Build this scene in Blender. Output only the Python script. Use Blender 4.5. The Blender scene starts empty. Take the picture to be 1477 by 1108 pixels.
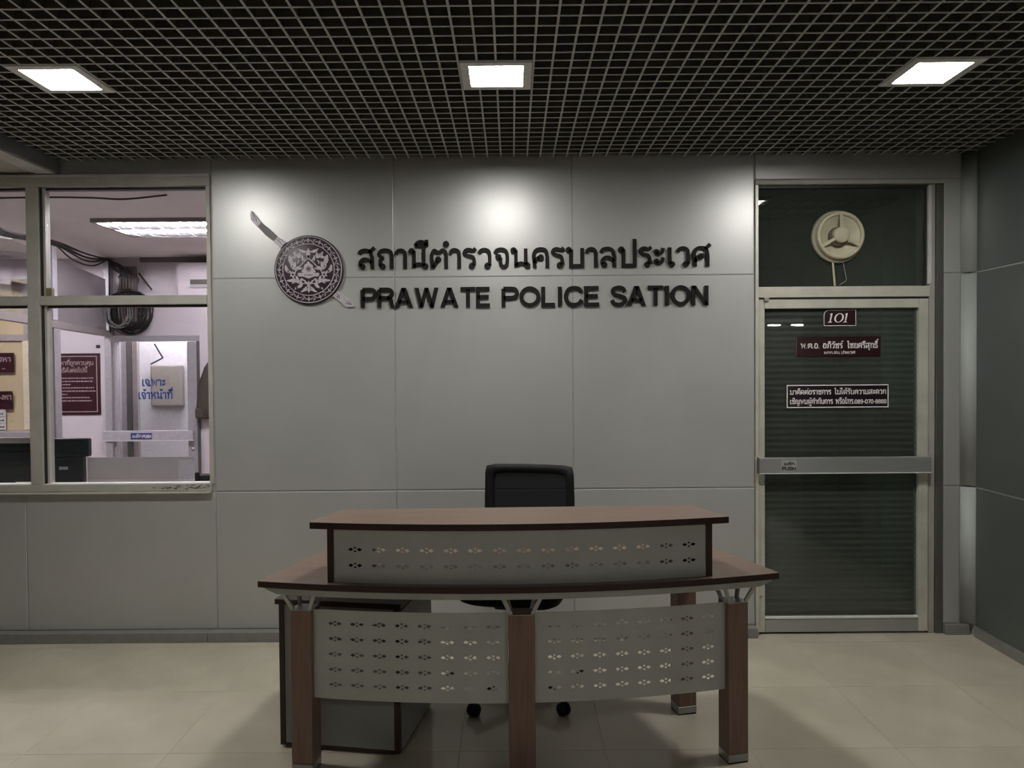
import bpy, bmesh, math, random
from mathutils import Vector, Matrix
from mathutils.geometry import tessellate_polygon
random.seed(7)
S = bpy.context.scene
COL = S.collection
R = math.radians

# ------------------------------------------------------------------ camera, world, exposure
cd = bpy.data.cameras.new('camera'); cam = bpy.data.objects.new('camera', cd); COL.objects.link(cam)
cd.sensor_width = 36; cd.lens = 36*1085/1477; cd.clip_start = .05; cd.clip_end = 100
cam.matrix_world = Matrix.Translation((0, 0, 1.52)) @ Matrix.Rotation(R(90-1.11), 4, 'X') @ Matrix.Rotation(R(-.45), 4, 'Z')
S.camera = cam
W = bpy.data.worlds.new('world'); S.world = W; W.use_nodes = True
W.node_tree.nodes['Background'].inputs[0].default_value = (.5, .55, .6, 1)
W.node_tree.nodes['Background'].inputs[1].default_value = .02
S.view_settings.view_transform = 'Standard'; S.view_settings.look = 'None'
S.view_settings.exposure = 0; S.view_settings.gamma = 1; S.view_settings.use_curve_mapping = False
S.cycles.max_bounces = 10; S.cycles.diffuse_bounces = 5; S.cycles.glossy_bounces = 5; S.cycles.transparent_max_bounces = 24
S.cycles.sample_clamp_indirect = 6; S.cycles.use_denoising = True; S.cycles.blur_glossy = .5
LAMP_E = 150.0         # the square downlights
HALL_E = 60.0          # downlights behind the camera
OFFICE_E = 145.0       # office fluorescent tubes

# ------------------------------------------------------------------ materials
def nt(name):
    m = bpy.data.materials.new(name); m.use_nodes = True
    return m, m.node_tree, m.node_tree.nodes['Principled BSDF']
def mat(name, c, rough=.5, metal=0., spec=.5, var=.06, scale=30., bump=0., stretch=(1, 1, 1), c2=None, detail=4, lo=.35, hi=.65, coat=0):
    m, t, b = nt(name)
    tc = t.nodes.new('ShaderNodeTexCoord'); mp = t.nodes.new('ShaderNodeMapping'); mp.inputs['Scale'].default_value = stretch
    nz = t.nodes.new('ShaderNodeTexNoise'); nz.inputs['Scale'].default_value = scale; nz.inputs['Detail'].default_value = detail
    cr = t.nodes.new('ShaderNodeValToRGB')
    if c2 is None:
        a = [x*(1-var) for x in c]; d = [min(1, x*(1+var)) for x in c]
    else: a, d = c, c2
    cr.color_ramp.elements[0].color = (*a, 1); cr.color_ramp.elements[1].color = (*d, 1)
    cr.color_ramp.elements[0].position = lo; cr.color_ramp.elements[1].position = hi
    L = t.links.new
    L(tc.outputs['Object'], mp.inputs[0]); L(mp.outputs[0], nz.inputs['Vector']); L(nz.outputs['Fac'], cr.inputs[0]); L(cr.outputs[0], b.inputs['Base Color'])
    b.inputs['Roughness'].default_value = rough; b.inputs['Metallic'].default_value = metal
    b.inputs['Specular IOR Level'].default_value = spec; b.inputs['Coat Weight'].default_value = coat
    if bump:
        bp = t.nodes.new('ShaderNodeBump'); bp.inputs['Strength'].default_value = bump; bp.inputs['Distance'].default_value = .002
        L(nz.outputs['Fac'], bp.inputs['Height']); L(bp.outputs[0], b.inputs['Normal'])
    return m
def emis(name, c, e):
    m, t, b = nt(name); b.inputs['Base Color'].default_value = (.8, .8, .8, 1)
    b.inputs['Emission Color'].default_value = (*c, 1); b.inputs['Emission Strength'].default_value = e
    return m
def see(name, tint, base, op=0., film=(.5, .5, .5), rough=.02, edge=.96):
    """clear pane: transparent body, mirror share rising to the edge on; op = share of frosted body"""
    m, t, b = nt(name); t.nodes.remove(b); L = t.links.new
    out = t.nodes['Material Output']; tr = t.nodes.new('ShaderNodeBsdfTransparent'); tr.inputs[0].default_value = (*tint, 1)
    gl = t.nodes.new('ShaderNodeBsdfGlossy'); gl.inputs['Roughness'].default_value = rough; gl.inputs[0].default_value = (.9, .92, .9, 1)
    df = t.nodes.new('ShaderNodeBsdfDiffuse'); df.inputs[0].default_value = (*film, 1)
    mx = t.nodes.new('ShaderNodeMixShader'); mx.inputs[0].default_value = op
    L(tr.outputs[0], mx.inputs[1]); L(df.outputs[0], mx.inputs[2])
    lw = t.nodes.new('ShaderNodeLayerWeight'); lw.inputs[0].default_value = .5
    pw = t.nodes.new('ShaderNodeMath'); pw.operation = 'POWER'; pw.inputs[1].default_value = 5
    ml = t.nodes.new('ShaderNodeMath'); ml.operation = 'MULTIPLY_ADD'; ml.inputs[1].default_value = edge; ml.inputs[2].default_value = base
    m2 = t.nodes.new('ShaderNodeMixShader')
    L(lw.outputs['Facing'], pw.inputs[0]); L(pw.outputs[0], ml.inputs[0]); L(ml.outputs[0], m2.inputs[0])
    L(mx.outputs[0], m2.inputs[1]); L(gl.outputs[0], m2.inputs[2]); L(m2.outputs[0], out.inputs[0])
    return m

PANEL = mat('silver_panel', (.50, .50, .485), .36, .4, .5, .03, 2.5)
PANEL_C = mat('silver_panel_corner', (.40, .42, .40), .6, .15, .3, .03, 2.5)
PANEL_R = mat('silver_panel_shaded', (.15, .168, .162), .40, .5, .5, .03, 2.5)  # silver panel darkened: weak light on the side wall put into the colour
JOINT = mat('joint_grey', (.37, .37, .355), .5, .1)
SKIRT = mat('skirting_grey', (.24, .235, .22), .45, .2)
ALU = mat('anodised_frame', (.44, .425, .38), .55, .15, .5, .06, 12)
ALU_D = mat('dark_frame', (.13, .13, .12), .4, .4)
DOORALU = mat('door_aluminium', (.60, .58, .50), .38, .25, .5, .08, 9)
BARALU = mat('push_bar_aluminium', (.42, .43, .42), .3, .6, .5, .04, 20, stretch=(.2, 1, 8))
GASKET = mat('black_gasket', (.02, .02, .02), .5)
GRID = mat('ceiling_grid_metal', (.46, .47, .46), .5, .1, .4, .05, 20)
PLENUM = mat('plenum_dark', (.035, .033, .031), .9)
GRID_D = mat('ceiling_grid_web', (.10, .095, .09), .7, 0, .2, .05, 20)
GYPSUM = mat('gypsum', (.42, .40, .36), .8, 0, .3, .04, 3)
TILE = mat('polished_tile', (.47, .43, .34), .13, 0, .55, .05, 3.2, c2=(.53, .485, .39))
GROUT = mat('grout', (.38, .35, .28), .7)
HALL = mat('hall_wall', (.16, .155, .15), .7)
LAMPF = mat('lamp_frame_white', (.7, .7, .68), .4)
LAMP = emis('lamp_diffuser', (1, .985, .94), LAMP_E)
LAMP2 = emis('hall_lamp_diffuser', (1, .985, .94), HALL_E)
TUBE = emis('fluorescent_tube', (1, .93, 1), OFFICE_E*2.2)
WOOD = mat('walnut_laminate', (.14, .088, .066), .34, 0, .5, 0, 9, 0, (.6, 9, 9), (.20, .13, .098), 6, .3, .7)
WOODV = mat('walnut_laminate_upright', (.20, .118, .088), .42, 0, .4, 0, 9, 0, (9, 9, .5), (.27, .168, .125), 6, .3, .7)
WOODE = mat('walnut_edge', (.045, .022, .018), .4, 0, .4, .1, 9, 0, (.6, 9, 9))
DMETAL = mat('desk_silver_paint', (.42, .43, .395), .45, .3, .5, .04, 6)
DGREY = mat('desk_grey_panel', (.50, .515, .485), .5, .25, .5, .04, 5)
CABG = mat('cabinet_grey_shaded', (.30, .305, .285), .55, .1, .5, .04, 5)  # desk grey darkened: shade beneath the desk put into the colour
STEEL = mat('brushed_steel', (.4, .4, .38), .35, .7)
BLACK = mat('black_plastic', (.008, .008, .009), .6, 0, .3)
MESHF = see('chair_mesh', (.35, .35, .36), .0, .86, (.016, .016, .018), .5, .05)
FABRIC = mat('black_fabric', (.012, .012, .014), .85, 0, .2, .2, 200, .3)
LETTER = mat('black_letter', (.008, .007, .007), .55, 0, .2)
MAROON = mat('maroon_plate', (.022, .004, .007), .35)
PLUM = mat('emblem_plum', (.035, .018, .028), .4)
SILVER = mat('emblem_silver', (.50, .46, .50), .45, .15, .5, .15, 120)
GRIP = mat('sword_grip', (.16, .14, .135), .5, .2, .5, .2, 200)
WHITEP = mat('white_print', (.82, .78, .77), .6)
WHITED = mat('white_print_dim', (.36, .27, .27), .6)
GLASS = see('clear_glass', (.93, .94, .94), .03, 0, (.5, .5, .5), 0)
DGLASS = see('door_glass', (.66, .72, .68), .05, .06, (.40, .43, .38), 0)
FILM = see('frosted_film', (.95, .96, .95), .01, .022, (.55, .58, .52), .3, .2)
FANP = mat('aged_cream_plastic', (.50, .46, .32), .5, 0, .4, .08, 14)
CREAMD = mat('aged_cream_dark', (.33, .31, .23), .6)
O_WALL = mat('office_wall', (.62, .565, .60), .8, 0, .3, .04, 2)
O_CEIL = mat('office_ceiling', (.80, .73, .75), .9, 0, .2, .02, 3)
O_FRAME = mat('office_frame', (.42, .40, .42), .45, .3)
O_POST = mat('office_post', (.60, .60, .66), .4, .3)
O_BEAM = mat('office_beam', (.36, .32, .31), .5, .2)
TAN = mat('tan_wall', (.52, .42, .27), .7, 0, .3, .05, 2)
CREAM = mat('cream_strip', (.62, .56, .42), .6)
REDP = mat('maroon_poster', (.030, .005, .010), .4)
PAPER = mat('paper', (.6, .58, .57), .7)
BLUE = mat('blue_print', (.02, .06, .22), .5)
BLUEP = mat('blue_label', (.02, .04, .16), .5)
BOXB = mat('beige_box', (.28, .26, .23), .5)
CABLE = mat('black_cable', (.014, .012, .012), .5)
CABLEB = mat('brown_cable', (.09, .07, .065), .6)
CABLEG = mat('grey_cable', (.22, .21, .2), .6)
COAT = mat('brown_cloth', (.085, .07, .062), .9, 0, .2, .15, 60, .3)
DARKBOX = mat('dark_device', (.018, .022, .022), .35)
SCREEN = mat('dark_screen', (.03, .036, .034), .25)
ACRYL = mat('frosted_acrylic', (.46, .43, .42), .4, 0, .5, .04, 5)
ROOMD = mat('dark_office', (.4, .4, .37), .8)

# ------------------------------------------------------------------ mesh helpers
class MB:
    def __init__(s): s.v = []; s.f = []; s.sm = []
    def add(s, vs, fs, smooth=False):
        n = len(s.v); s.v += [tuple(v) for v in vs]; s.f += [tuple(i+n for i in f) for f in fs]; s.sm += [smooth]*len(fs)
    def box(s, x0, x1, y0, y1, z0, z1, M=None):
        vs = [Vector((x, y, z)) for x in (x0, x1) for y in (y0, y1) for z in (z0, z1)]
        if M: vs = [M @ v for v in vs]
        s.add(vs, [(0, 1, 3, 2), (4, 6, 7, 5), (0, 4, 5, 1), (2, 3, 7, 6), (0, 2, 6, 4), (1, 5, 7, 3)]); return s
    def bar(s, a, b, w, h=None, up=(0, 0, 1)):
        a, b = Vector(a), Vector(b); h = h or w; d = (b-a).normalized(); u = Vector(up)
        if abs(d.dot(u)) > .95: u = Vector((0, 1, 0))
        sx = d.cross(u).normalized(); u = sx.cross(d).normalized()
        vs = [p+sx*i*w/2+u*j*h/2 for p in (a, b) for i, j in ((-1, -1), (1, -1), (1, 1), (-1, 1))]
        s.add(vs, [(0, 3, 2, 1), (4, 5, 6, 7), (0, 1, 5, 4), (1, 2, 6, 5), (2, 3, 7, 6), (3, 0, 4, 7)]); return s
    def tube(s, pts, r, n=8, closed=False):
        pts = [Vector(p) for p in pts]; m = len(pts); vs = []; pu = None
        for i, p in enumerate(pts):
            if closed: d = pts[(i+1) % m]-pts[i-1]
            else: d = pts[min(i+1, m-1)]-pts[max(i-1, 0)]
            d.normalize()
            u = pu if pu else (Vector((0, 0, 1)) if abs(d.z) < .9 else Vector((1, 0, 0)))
            u = (u-d*u.dot(d)).normalized(); pu = u; w = d.cross(u)
            rr = r[i] if isinstance(r, (list, tuple)) else r
            vs += [p+(u*math.cos(k*2*math.pi/n)+w*math.sin(k*2*math.pi/n))*rr for k in range(n)]
        fs = [(i*n+k, i*n+(k+1) % n, ((i+1) % m)*n+(k+1) % n, ((i+1) % m)*n+k) for i in range(m if closed else m-1) for k in range(n)]
        s.add(vs, fs, True)
        if not closed: s.add(vs[:n], [tuple(range(n))[::-1]]); s.add(vs[-n:], [tuple(range(n))])
        return s
    def lathe(s, prof, c=(0, 0, 0), n=32, axis='z'):
        vs = []
        for r, h in prof:
            for k in range(n):
                a = 2*math.pi*k/n; x, y = r*math.cos(a), r*math.sin(a)
                vs.append((c[0]+x, c[1]+y, c[2]+h) if axis == 'z' else (c[0]+x, c[1]-h, c[2]+y))
        m = len(prof); fs = [(i*n+k, i*n+(k+1) % n, (i+1)*n+(k+1) % n, (i+1)*n+k) for i in range(m-1) for k in range(n)]
        s.add(vs, fs, True); return s
    def prism(s, poly, z0, z1, plane='xy'):
        """poly: ccw 2-D points; plane xy (extruded along z) or xz (extruded along y from z0 to z1)"""
        n = len(poly); f = (lambda p, h: (p[0], p[1], h)) if plane == 'xy' else (lambda p, h: (p[0], h, p[1]))
        tris = tessellate_polygon([[Vector((p[0], p[1], 0)) for p in poly]])
        s.add([f(p, z0) for p in poly]+[f(p, z1) for p in poly],
              [tuple(t) for t in tris]+[tuple(i+n for i in t) for t in tris]+[(i, (i+1) % n, (i+1) % n+n, i+n) for i in range(n)]); return s
def obj(name, mb, m, parent=None, bevel=0., seg=2, fix=True):
    me = bpy.data.meshes.new(name); me.from_pydata(mb.v, [], mb.f)
    for p, q in zip(me.polygons, mb.sm): p.use_smooth = q
    bm = bmesh.new(); bm.from_mesh(me)
    if fix: bmesh.ops.recalc_face_normals(bm, faces=bm.faces)
    if bevel:
        bmesh.ops.bevel(bm, geom=[e for e in bm.edges if len(e.link_faces) == 2 and e.calc_face_angle(0) > .5], offset=bevel, segments=seg, profile=.5, affect='EDGES', clamp_overlap=True)
    bm.to_mesh(me); bm.free()
    for x in (m if isinstance(m, (list, tuple)) else [m]): me.materials.append(x)
    o = bpy.data.objects.new(name, me); COL.objects.link(o)
    if parent: o.parent = parent
    return o
def box(name, x0, x1, y0, y1, z0, z1, m, parent=None, bevel=0.):
    return obj(name, MB().box(x0, x1, y0, y1, z0, z1), m, parent, bevel)
def empty(name, loc=(0, 0, 0), rz=0, parent=None):
    o = bpy.data.objects.new(name, None); COL.objects.link(o); o.location = loc; o.rotation_euler = (0, 0, rz); o.empty_display_size = .1
    if parent: o.parent = parent
    return o
def tag(o, label, cat, group=None, kind=None):
    o['label'] = label; o['category'] = cat
    if group: o['group'] = group
    if kind: o['kind'] = kind
    return o
def thing(name, label, cat, loc=(0, 0, 0), rz=0, group=None): return tag(empty(name, loc, rz), label, cat, group)
def struct(o): o['kind'] = 'structure'; return o
def inst(o, name, loc=(0, 0, 0), parent=None, rz=0):
    c = o.copy(); c.name = name; COL.objects.link(c); c.location = loc; c.rotation_euler = (0, 0, rz); c.parent = parent if parent else o.parent
    return c
def copy_tree(o, parent=None):
    c = o.copy(); COL.objects.link(c); c.parent = parent
    for ch in list(o.children): copy_tree(ch, c)
    return c
def bez(pts, n=8):
    """Catmull-Rom through 2-D / 3-D points"""
    P = [Vector(p) for p in pts]; P = [2*P[0]-P[1]]+P+[2*P[-1]-P[-2]]; out = []
    for i in range(1, len(P)-2):
        for k in range(n):
            t = k/n; a, b, c, d = P[i-1:i+3]
            out.append(.5*((2*b)+(c-a)*t+(2*a-5*b+4*c-d)*t*t+(3*b-a-3*c+d)*t**3))
    return out+[P[-2]]

# ------------------------------------------------------------------ lettering: a stroke alphabet
def ring(x, y, r=.098): return ('R', x, y, r)
def L(*p): return ('L', p)
def C(*p): return ('C', p)
ARCH = C((.07, .72), (.15, .87), (.34, .92), (.52, .84), (.58, .6)); HOOK = C((.06, .72), (.14, .87), (.3, .91), (.44, .82), (.48, .6))
G = {
 'ก': (.74, [C((.16, .06), (.16, .42), (.23, .53), (.09, .68), (.18, .88), (.38, .92), (.55, .84), (.6, .6)), L((.6, .62), (.6, 0))]),
 'ถ': (.74, [C((.14, .14), (.15, .42), (.23, .53), (.09, .68), (.18, .88), (.38, .92), (.55, .84), (.6, .6)), L((.6, .62), (.6, 0)), ring(.23, .12)]),
 'ภ': (.80, [C((.22, .14), (.22, .42), (.29, .53), (.15, .68), (.24, .88), (.42, .92), (.6, .84), (.66, .6)), L((.66, .62), (.66, 0)), ring(.13, .12)]),
 'ญ': (1.05, [C((.14, .0), (.14, .42), (.22, .53), (.09, .68), (.18, .88), (.34, .92), (.5, .84), (.54, .6)), L((.54, .62), (.54, .08), (.86, .08), (.86, .95)), C((.5, -.12), (.62, -.3), (.8, -.24), (.86, -.12))]),
 'ส': (.78, [ARCH, L((.6, .62), (.6, 0)), C((.12, .16), (.14, .36), (.27, .48), (.44, .44), (.58, .28)), ring(.2, .12), C((.46, .82), (.56, .9), (.7, 1.06))]),
 'ล': (.76, [ARCH, L((.6, .62), (.6, 0)), C((.12, .16), (.14, .36), (.27, .48), (.44, .44), (.58, .28)), ring(.2, .12)]),
 'า': (.54, [C((.04, .7), (.1, .86), (.24, .91), (.37, .82), (.4, .6)), L((.4, .62), (.4, 0))]),
 'น': (.82, [ring(.12, .86), L((.21, .88), (.21, .05)), C((.2, .1), (.36, .22), (.56, .2)), L((.6, .95), (.6, .14)), ring(.66, .12)]),
 'ม': (.80, [ring(.12, .86), L((.21, .88), (.21, .12)), ring(.14, .12), L((.21, .08), (.66, .08), (.66, .95))]),
 'บ': (.80, [ring(.12, .86), L((.21, .88), (.21, .08), (.66, .08), (.66, .95))]),
 'ป': (.80, [ring(.12, .86), L((.21, .88), (.21, .08), (.66, .08), (.66, 1.38))]),
 'ท': (.80, [ring(.12, .86), L((.21, .88), (.21, 0)), C((.22, .5), (.34, .84), (.52, .93), (.64, .84), (.66, .6)), L((.66, .62), (.66, 0))]),
 'ห': (.82, [ring(.12, .86), L((.21, .88), (.21, 0)), C((.22, .36), (.4, .56), (.52, .74)), ring(.58, .84), C((.4, .56), (.6, .46), (.66, .3)), L((.66, .32), (.66, 0))]),
 'พ': (.88, [ring(.12, .86), L((.21, .88), (.24, .05), (.45, .74), (.66, .05), (.72, .95))]),
 'ผ': (.84, [ring(.27, .86), L((.18, .88), (.18, .06), (.42, .5), (.68, .06), (.68, .95))]),
 'ย': (.78, [ring(.23, .86), C((.15, .86), (.11, .68), (.26, .54), (.14, .42), (.14, .2)), L((.14, .26), (.14, .08), (.62, .08), (.62, .95))]),
 'ช': (.78, [ring(.12, .8), C((.1, .88), (.3, .84), (.32, .6), (.22, .42), (.22, .2)), L((.22, .26), (.22, .08), (.6, .08), (.6, .56)), C((.6, .5), (.6, .66), (.48, .76), (.7, 1.0))]),
 'ธ': (.72, [C((.6, .98), (.46, .86), (.3, .92), (.14, .86), (.1, .7), (.24, .6), (.5, .55), (.58, .4)), L((.58, .42), (.58, .08), (.16, .08), (.16, .34))]),
 'ร': (.60, [C((.52, .98), (.42, .87), (.24, .92), (.11, .86), (.09, .72), (.22, .62), (.4, .55), (.46, .36), (.46, .14)), ring(.37, .12)]),
 'ว': (.62, [HOOK, L((.48, .62), (.48, .14)), ring(.39, .12)]),
 'ต': (.80, [C((.16, .02), (.12, .3), (.1, .62), (.2, .88), (.38, .78), (.54, .9), (.66, .78), (.68, .5)), L((.68, .52), (.68, 0)), ring(.36, .44), C((.34, .36), (.26, .24), (.16, .04))]),
 'ด': (.78, [C((.16, .02), (.12, .3), (.1, .62), (.2, .86), (.4, .92), (.58, .84), (.64, .55)), L((.64, .56), (.64, 0)), ring(.34, .44), C((.32, .36), (.26, .24), (.16, .04))]),
 'ค': (.78, [C((.14, .0), (.12, .3), (.1, .62), (.2, .86), (.4, .92), (.58, .84), (.64, .55)), L((.64, .56), (.64, 0)), ring(.38, .5), C((.3, .5), (.18, .4), (.14, .2))]),
 'ศ': (.82, [C((.14, .0), (.12, .3), (.1, .62), (.2, .86), (.4, .92), (.58, .84), (.64, .55)), L((.64, .56), (.64, 0)), ring(.38, .5), C((.3, .5), (.18, .4), (.14, .2)), C((.52, .86), (.62, .94), (.74, 1.1))]),
 'จ': (.70, [C((.07, .72), (.16, .87), (.34, .92), (.5, .84), (.56, .62), (.56, .3), (.5, .1), (.36, .09), (.3, .24), (.3, .5)), ring(.21, .54)]),
 'ฉ': (.84, [C((.07, .72), (.16, .87), (.34, .92), (.5, .84), (.56, .62)), L((.56, .64), (.56, .14)), ring(.65, .12), C((.54, .1), (.4, .12), (.3, .3), (.3, .5)), ring(.21, .54)]),
 'อ': (.72, [ring(.2, .64, .08), C((.12, .6), (.09, .34), (.16, .12), (.34, .07), (.52, .12), (.58, .34), (.58, .66), (.5, .86), (.32, .93), (.1, .84))]),
 'ง': (.56, [ring(.36, .84), C((.45, .84), (.46, .5), (.42, .16), (.3, .1), (.18, .3), (.06, .46))]),
 'ะ': (.52, [ring(.13, .74, .075), C((.1, .66), (.24, .62), (.36, .74), (.4, .92)), ring(.13, .28, .075), C((.1, .2), (.24, .16), (.36, .28), (.4, .46))]),
 'เ': (.40, [L((.14, .95), (.14, .14)), ring(.23, .12)]),
 'โ': (.46, [ring(.27, .12), C((.18, .14), (.18, .9), (.16, 1.1), (.05, 1.2), (.1, 1.34), (.38, 1.32))]),
 'ไ': (.44, [ring(.27, .12), L((.18, .14), (.18, 1.1)), C((.18, 1.05), (.2, 1.3), (.12, 1.4), (.02, 1.3), (.06, 1.2))]),
 'ำ': (.54, [ring(-.12, 1.2), C((.04, .7), (.1, .86), (.24, .91), (.37, .82), (.4, .6)), L((.4, .62), (.4, 0))]),
 'ี': (0, [C((-.56, 1.12), (-.46, 1.27), (-.3, 1.32), (-.16, 1.24), (-.1, 1.12)), L((-.56, 1.12), (-.1, 1.12)), L((-.1, 1.1), (-.1, 1.42))]),
 'ิ': (0, [C((-.56, 1.12), (-.46, 1.27), (-.3, 1.32), (-.16, 1.24), (-.1, 1.12)), L((-.56, 1.12), (-.1, 1.12))]),
 'ื': (0, [C((-.56, 1.12), (-.46, 1.27), (-.3, 1.32), (-.16, 1.24), (-.1, 1.12)), L((-.56, 1.12), (-.1, 1.12)), L((-.1, 1.1), (-.1, 1.42)), L((-.26, 1.25), (-.26, 1.45))]),
 'ั': (0, [ring(-.32, 1.24, .07), C((-.3, 1.16), (-.14, 1.14), (.02, 1.34))]),
 '์': (0, [ring(-.16, 1.26, .07), C((-.1, 1.3), (-.02, 1.36), (.04, 1.48))]),
 '่': (0, [L((-.1, 1.16), (-.1, 1.38))]), '๋': (0, [L((-.1, 1.56), (-.1, 1.74))]),
 '้': (0, [ring(-.3, 1.3, .06), C((-.26, 1.26), (-.2, 1.16), (.0, 1.36))]),
 'ุ': (0, [ring(-.18, -.18, .06), L((-.11, -.14), (-.11, -.44))]),
 'ู': (0, [ring(-.4, -.18, .06), L((-.33, -.14), (-.33, -.4), (-.1, -.4), (-.1, -.12))]),
 '.': (.26, [L((.1, .0), (.1, .14))]), '-': (.4, [L((.06, .45), (.34, .45))]), ' ': (.4, []),
 'A': (.96, [('G', (0, 0), (.21, 0), (.55, 1), (.33, 1)), ('G', (.67, 0), (.88, 0), (.55, 1), (.33, 1)), ('G', (.2, .2), (.68, .2), (.68, .37), (.2, .37))]), 'C': (.88, [C((.78, .7), (.66, .88), (.44, .93), (.2, .84), (.09, .5), (.2, .16), (.44, .07), (.66, .13), (.79, .32))]),
 'E': (.74, [L((.66, .92), (.1, .92), (.1, .08), (.68, .08)), L((.1, .51), (.62, .51))]), 'I': (.34, [L((.16, 0), (.16, 1))]),
 'L': (.68, [L((.1, 1), (.1, .08), (.62, .08))]), 'N': (.94, [('G', (.02, 0), (.2, 0), (.2, 1), (.02, 1)), ('G', (.64, 0), (.82, 0), (.82, 1), (.64, 1)), ('G', (.61, 0), (.82, 0), (.23, 1), (.02, 1))]),
 'O': (.96, [('E', .47, .5, .38, .43)]), 'P': (.80, [L((.1, 0), (.1, .92)), ('LC', ((.1, .92), (.46, .92), (.62, .88), (.7, .7), (.62, .5), (.46, .45), (.1, .45)))]),
 'R': (.84, [L((.1, 0), (.1, .92)), ('LC', ((.1, .92), (.48, .92), (.64, .88), (.71, .71), (.64, .54), (.48, .49), (.1, .49))), C((.48, .49), (.64, .4), (.68, .22), (.74, .0))]),
 'S': (.80, [C((.68, .7), (.6, .87), (.4, .93), (.18, .87), (.12, .72), (.22, .58), (.42, .51), (.64, .42), (.7, .27), (.6, .12), (.38, .06), (.16, .13), (.08, .3))]),
 'T': (.76, [L((.02, .92), (.74, .92)), L((.38, .92), (.38, 0))]), 'U': (.84, [C((.1, 1), (.1, .4), (.18, .14), (.41, .07), (.64, .14), (.72, .4), (.72, 1))]),
 'W': (1.24, [('G', (.23, 0), (.42, 0), (.20, 1), (0, 1)), ('G', (.23, 0), (.42, 0), (.67, 1), (.49, 1)), ('G', (.74, 0), (.93, 0), (.67, 1), (.49, 1)), ('G', (.74, 0), (.93, 0), (1.16, 1), (.96, 1))]), 'H': (.84, [L((.1, 0), (.1, 1)), L((.72, 0), (.72, 1)), L((.1, .5), (.72, .5))]),
 '0': (.64, [('E', .31, .5, .24, .44)]), '6': (.64, [('E', .31, .3, .23, .24), C((.1, .36), (.12, .7), (.3, .92), (.5, .88))]),
 '7': (.64, [L((.06, .92), (.56, .92), (.24, 0))]), '8': (.64, [('E', .31, .28, .23, .22), ('E', .31, .72, .2, .2)]),
 '9': (.64, [('E', .31, .68, .23, .24), C((.54, .66), (.5, .3), (.3, .07), (.1, .12))]), '1': (.5, [L((.1, .74), (.3, .94), (.3, 0))]),
}
UP = set('ีิืั'); TONE = set('่้์')
def ribbon(mb, pts, w, d, closed=False):
    """flat stroke of width w in x-z, thickness d going to -y"""
    P = [Vector((p[0], p[1])) for p in pts]; Q = []
    for p in P:
        if not Q or (p-Q[-1]).length > 1e-5: Q.append(p)
    P = Q; n = len(P); vs = []
    for i, p in enumerate(P):
        a = P[i-1] if (i or closed) else None; b = P[(i+1) % n] if (i < n-1 or closed) else None
        d1 = (p-a).normalized() if a is not None else (b-p).normalized(); d2 = (b-p).normalized() if b is not None else d1
        n1 = Vector((-d1.y, d1.x)); n2 = Vector((-d2.y, d2.x)); m = n1+n2
        if m.length < .1: m = n1.copy()
        m.normalize(); k = min(1/max(m.dot(n1), .35), 1.9)
        for s in (1, -1): vs.append(p+m*(s*w/2*k))
    top = [(v.x, -d, v.y) for v in vs]; bot = [(v.x, 0, v.y) for v in vs]; N = len(vs); fs = []
    for i in range(n if closed else n-1):
        a, b, c, e = 2*i, 2*i+1, (2*i+3) % N, (2*i+2) % N
        fs += [(a, b, c, e), (a+N, e+N, c+N, b+N), (a, e, e+N, a+N), (b, b+N, c+N, c)]
    if not closed: fs += [(0, N, N+1, 1), (N-2, N-1, 2*N-1, 2*N-2)]
    mb.add(top+bot, fs)
def glyph(mb, ch, ox, oz, sx, sz, w, d, lift=0.):
    for st in G[ch][1]:
        k = st[0]; T = lambda p: (ox+p[0]*sx, oz+(p[1]+lift)*sz)
        if k == 'R' or k == 'E':
            rx, rz = (st[3], st[3]) if k == 'R' else (st[3], st[4]); n = 14 if k == 'R' else 24; ww = w*.64 if k == 'R' else w
            q = sz if k == 'R' else sx
            ribbon(mb, [(ox+st[1]*sx+rx*q*math.cos(a*2*math.pi/n), oz+(st[2]+lift)*sz+rz*sz*math.sin(a*2*math.pi/n)) for a in range(n)], ww, d, True)
        elif k == 'G': mb.prism([T(p) for p in st[1:]], -d, 0, 'xz')
        elif k == 'L': ribbon(mb, [T(p) for p in st[1]], w, d)
        elif k == 'C': ribbon(mb, [T(p) for p in bez([(*p, 0) for p in st[1]], 6)], w, d)
        elif k == 'LC': ribbon(mb, [T(p) for p in ([st[1][0]]+[(q[0], q[1]) for q in bez([(*p, 0) for p in st[1][1:-1]], 5)]+[st[1][-1]])], w, d)
def text(s, x0, x1, z, h, w=.16, d=.001, each=None, mb=None):
    """line of lettering fitted between x0 and x1 on the plane y=0; each(mb, i) receives one mesh per letter"""
    tot = sum(G[c][0] for c in s)-.12; sx = (x1-x0)/tot; x = x0; out = mb or MB(); prev = ''
    cur = None
    for i, c in enumerate(s):
        lift = .3 if (c in TONE and prev in UP) else 0
        if each:
            if G[c][0] > 0 and c != 'ำ' or cur is None:
                if cur is not None and cur.v: each(cur)
                cur = MB()
            glyph(cur, c, x, z, sx, h, w*h, d, lift)
        else: glyph(out, c, x, z, sx, h, w*h, d, lift)
        x += G[c][0]*sx; prev = c
    if each and cur.v: each(cur)
    return out
def line(*a, **k): return text(*a, **k)

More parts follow.
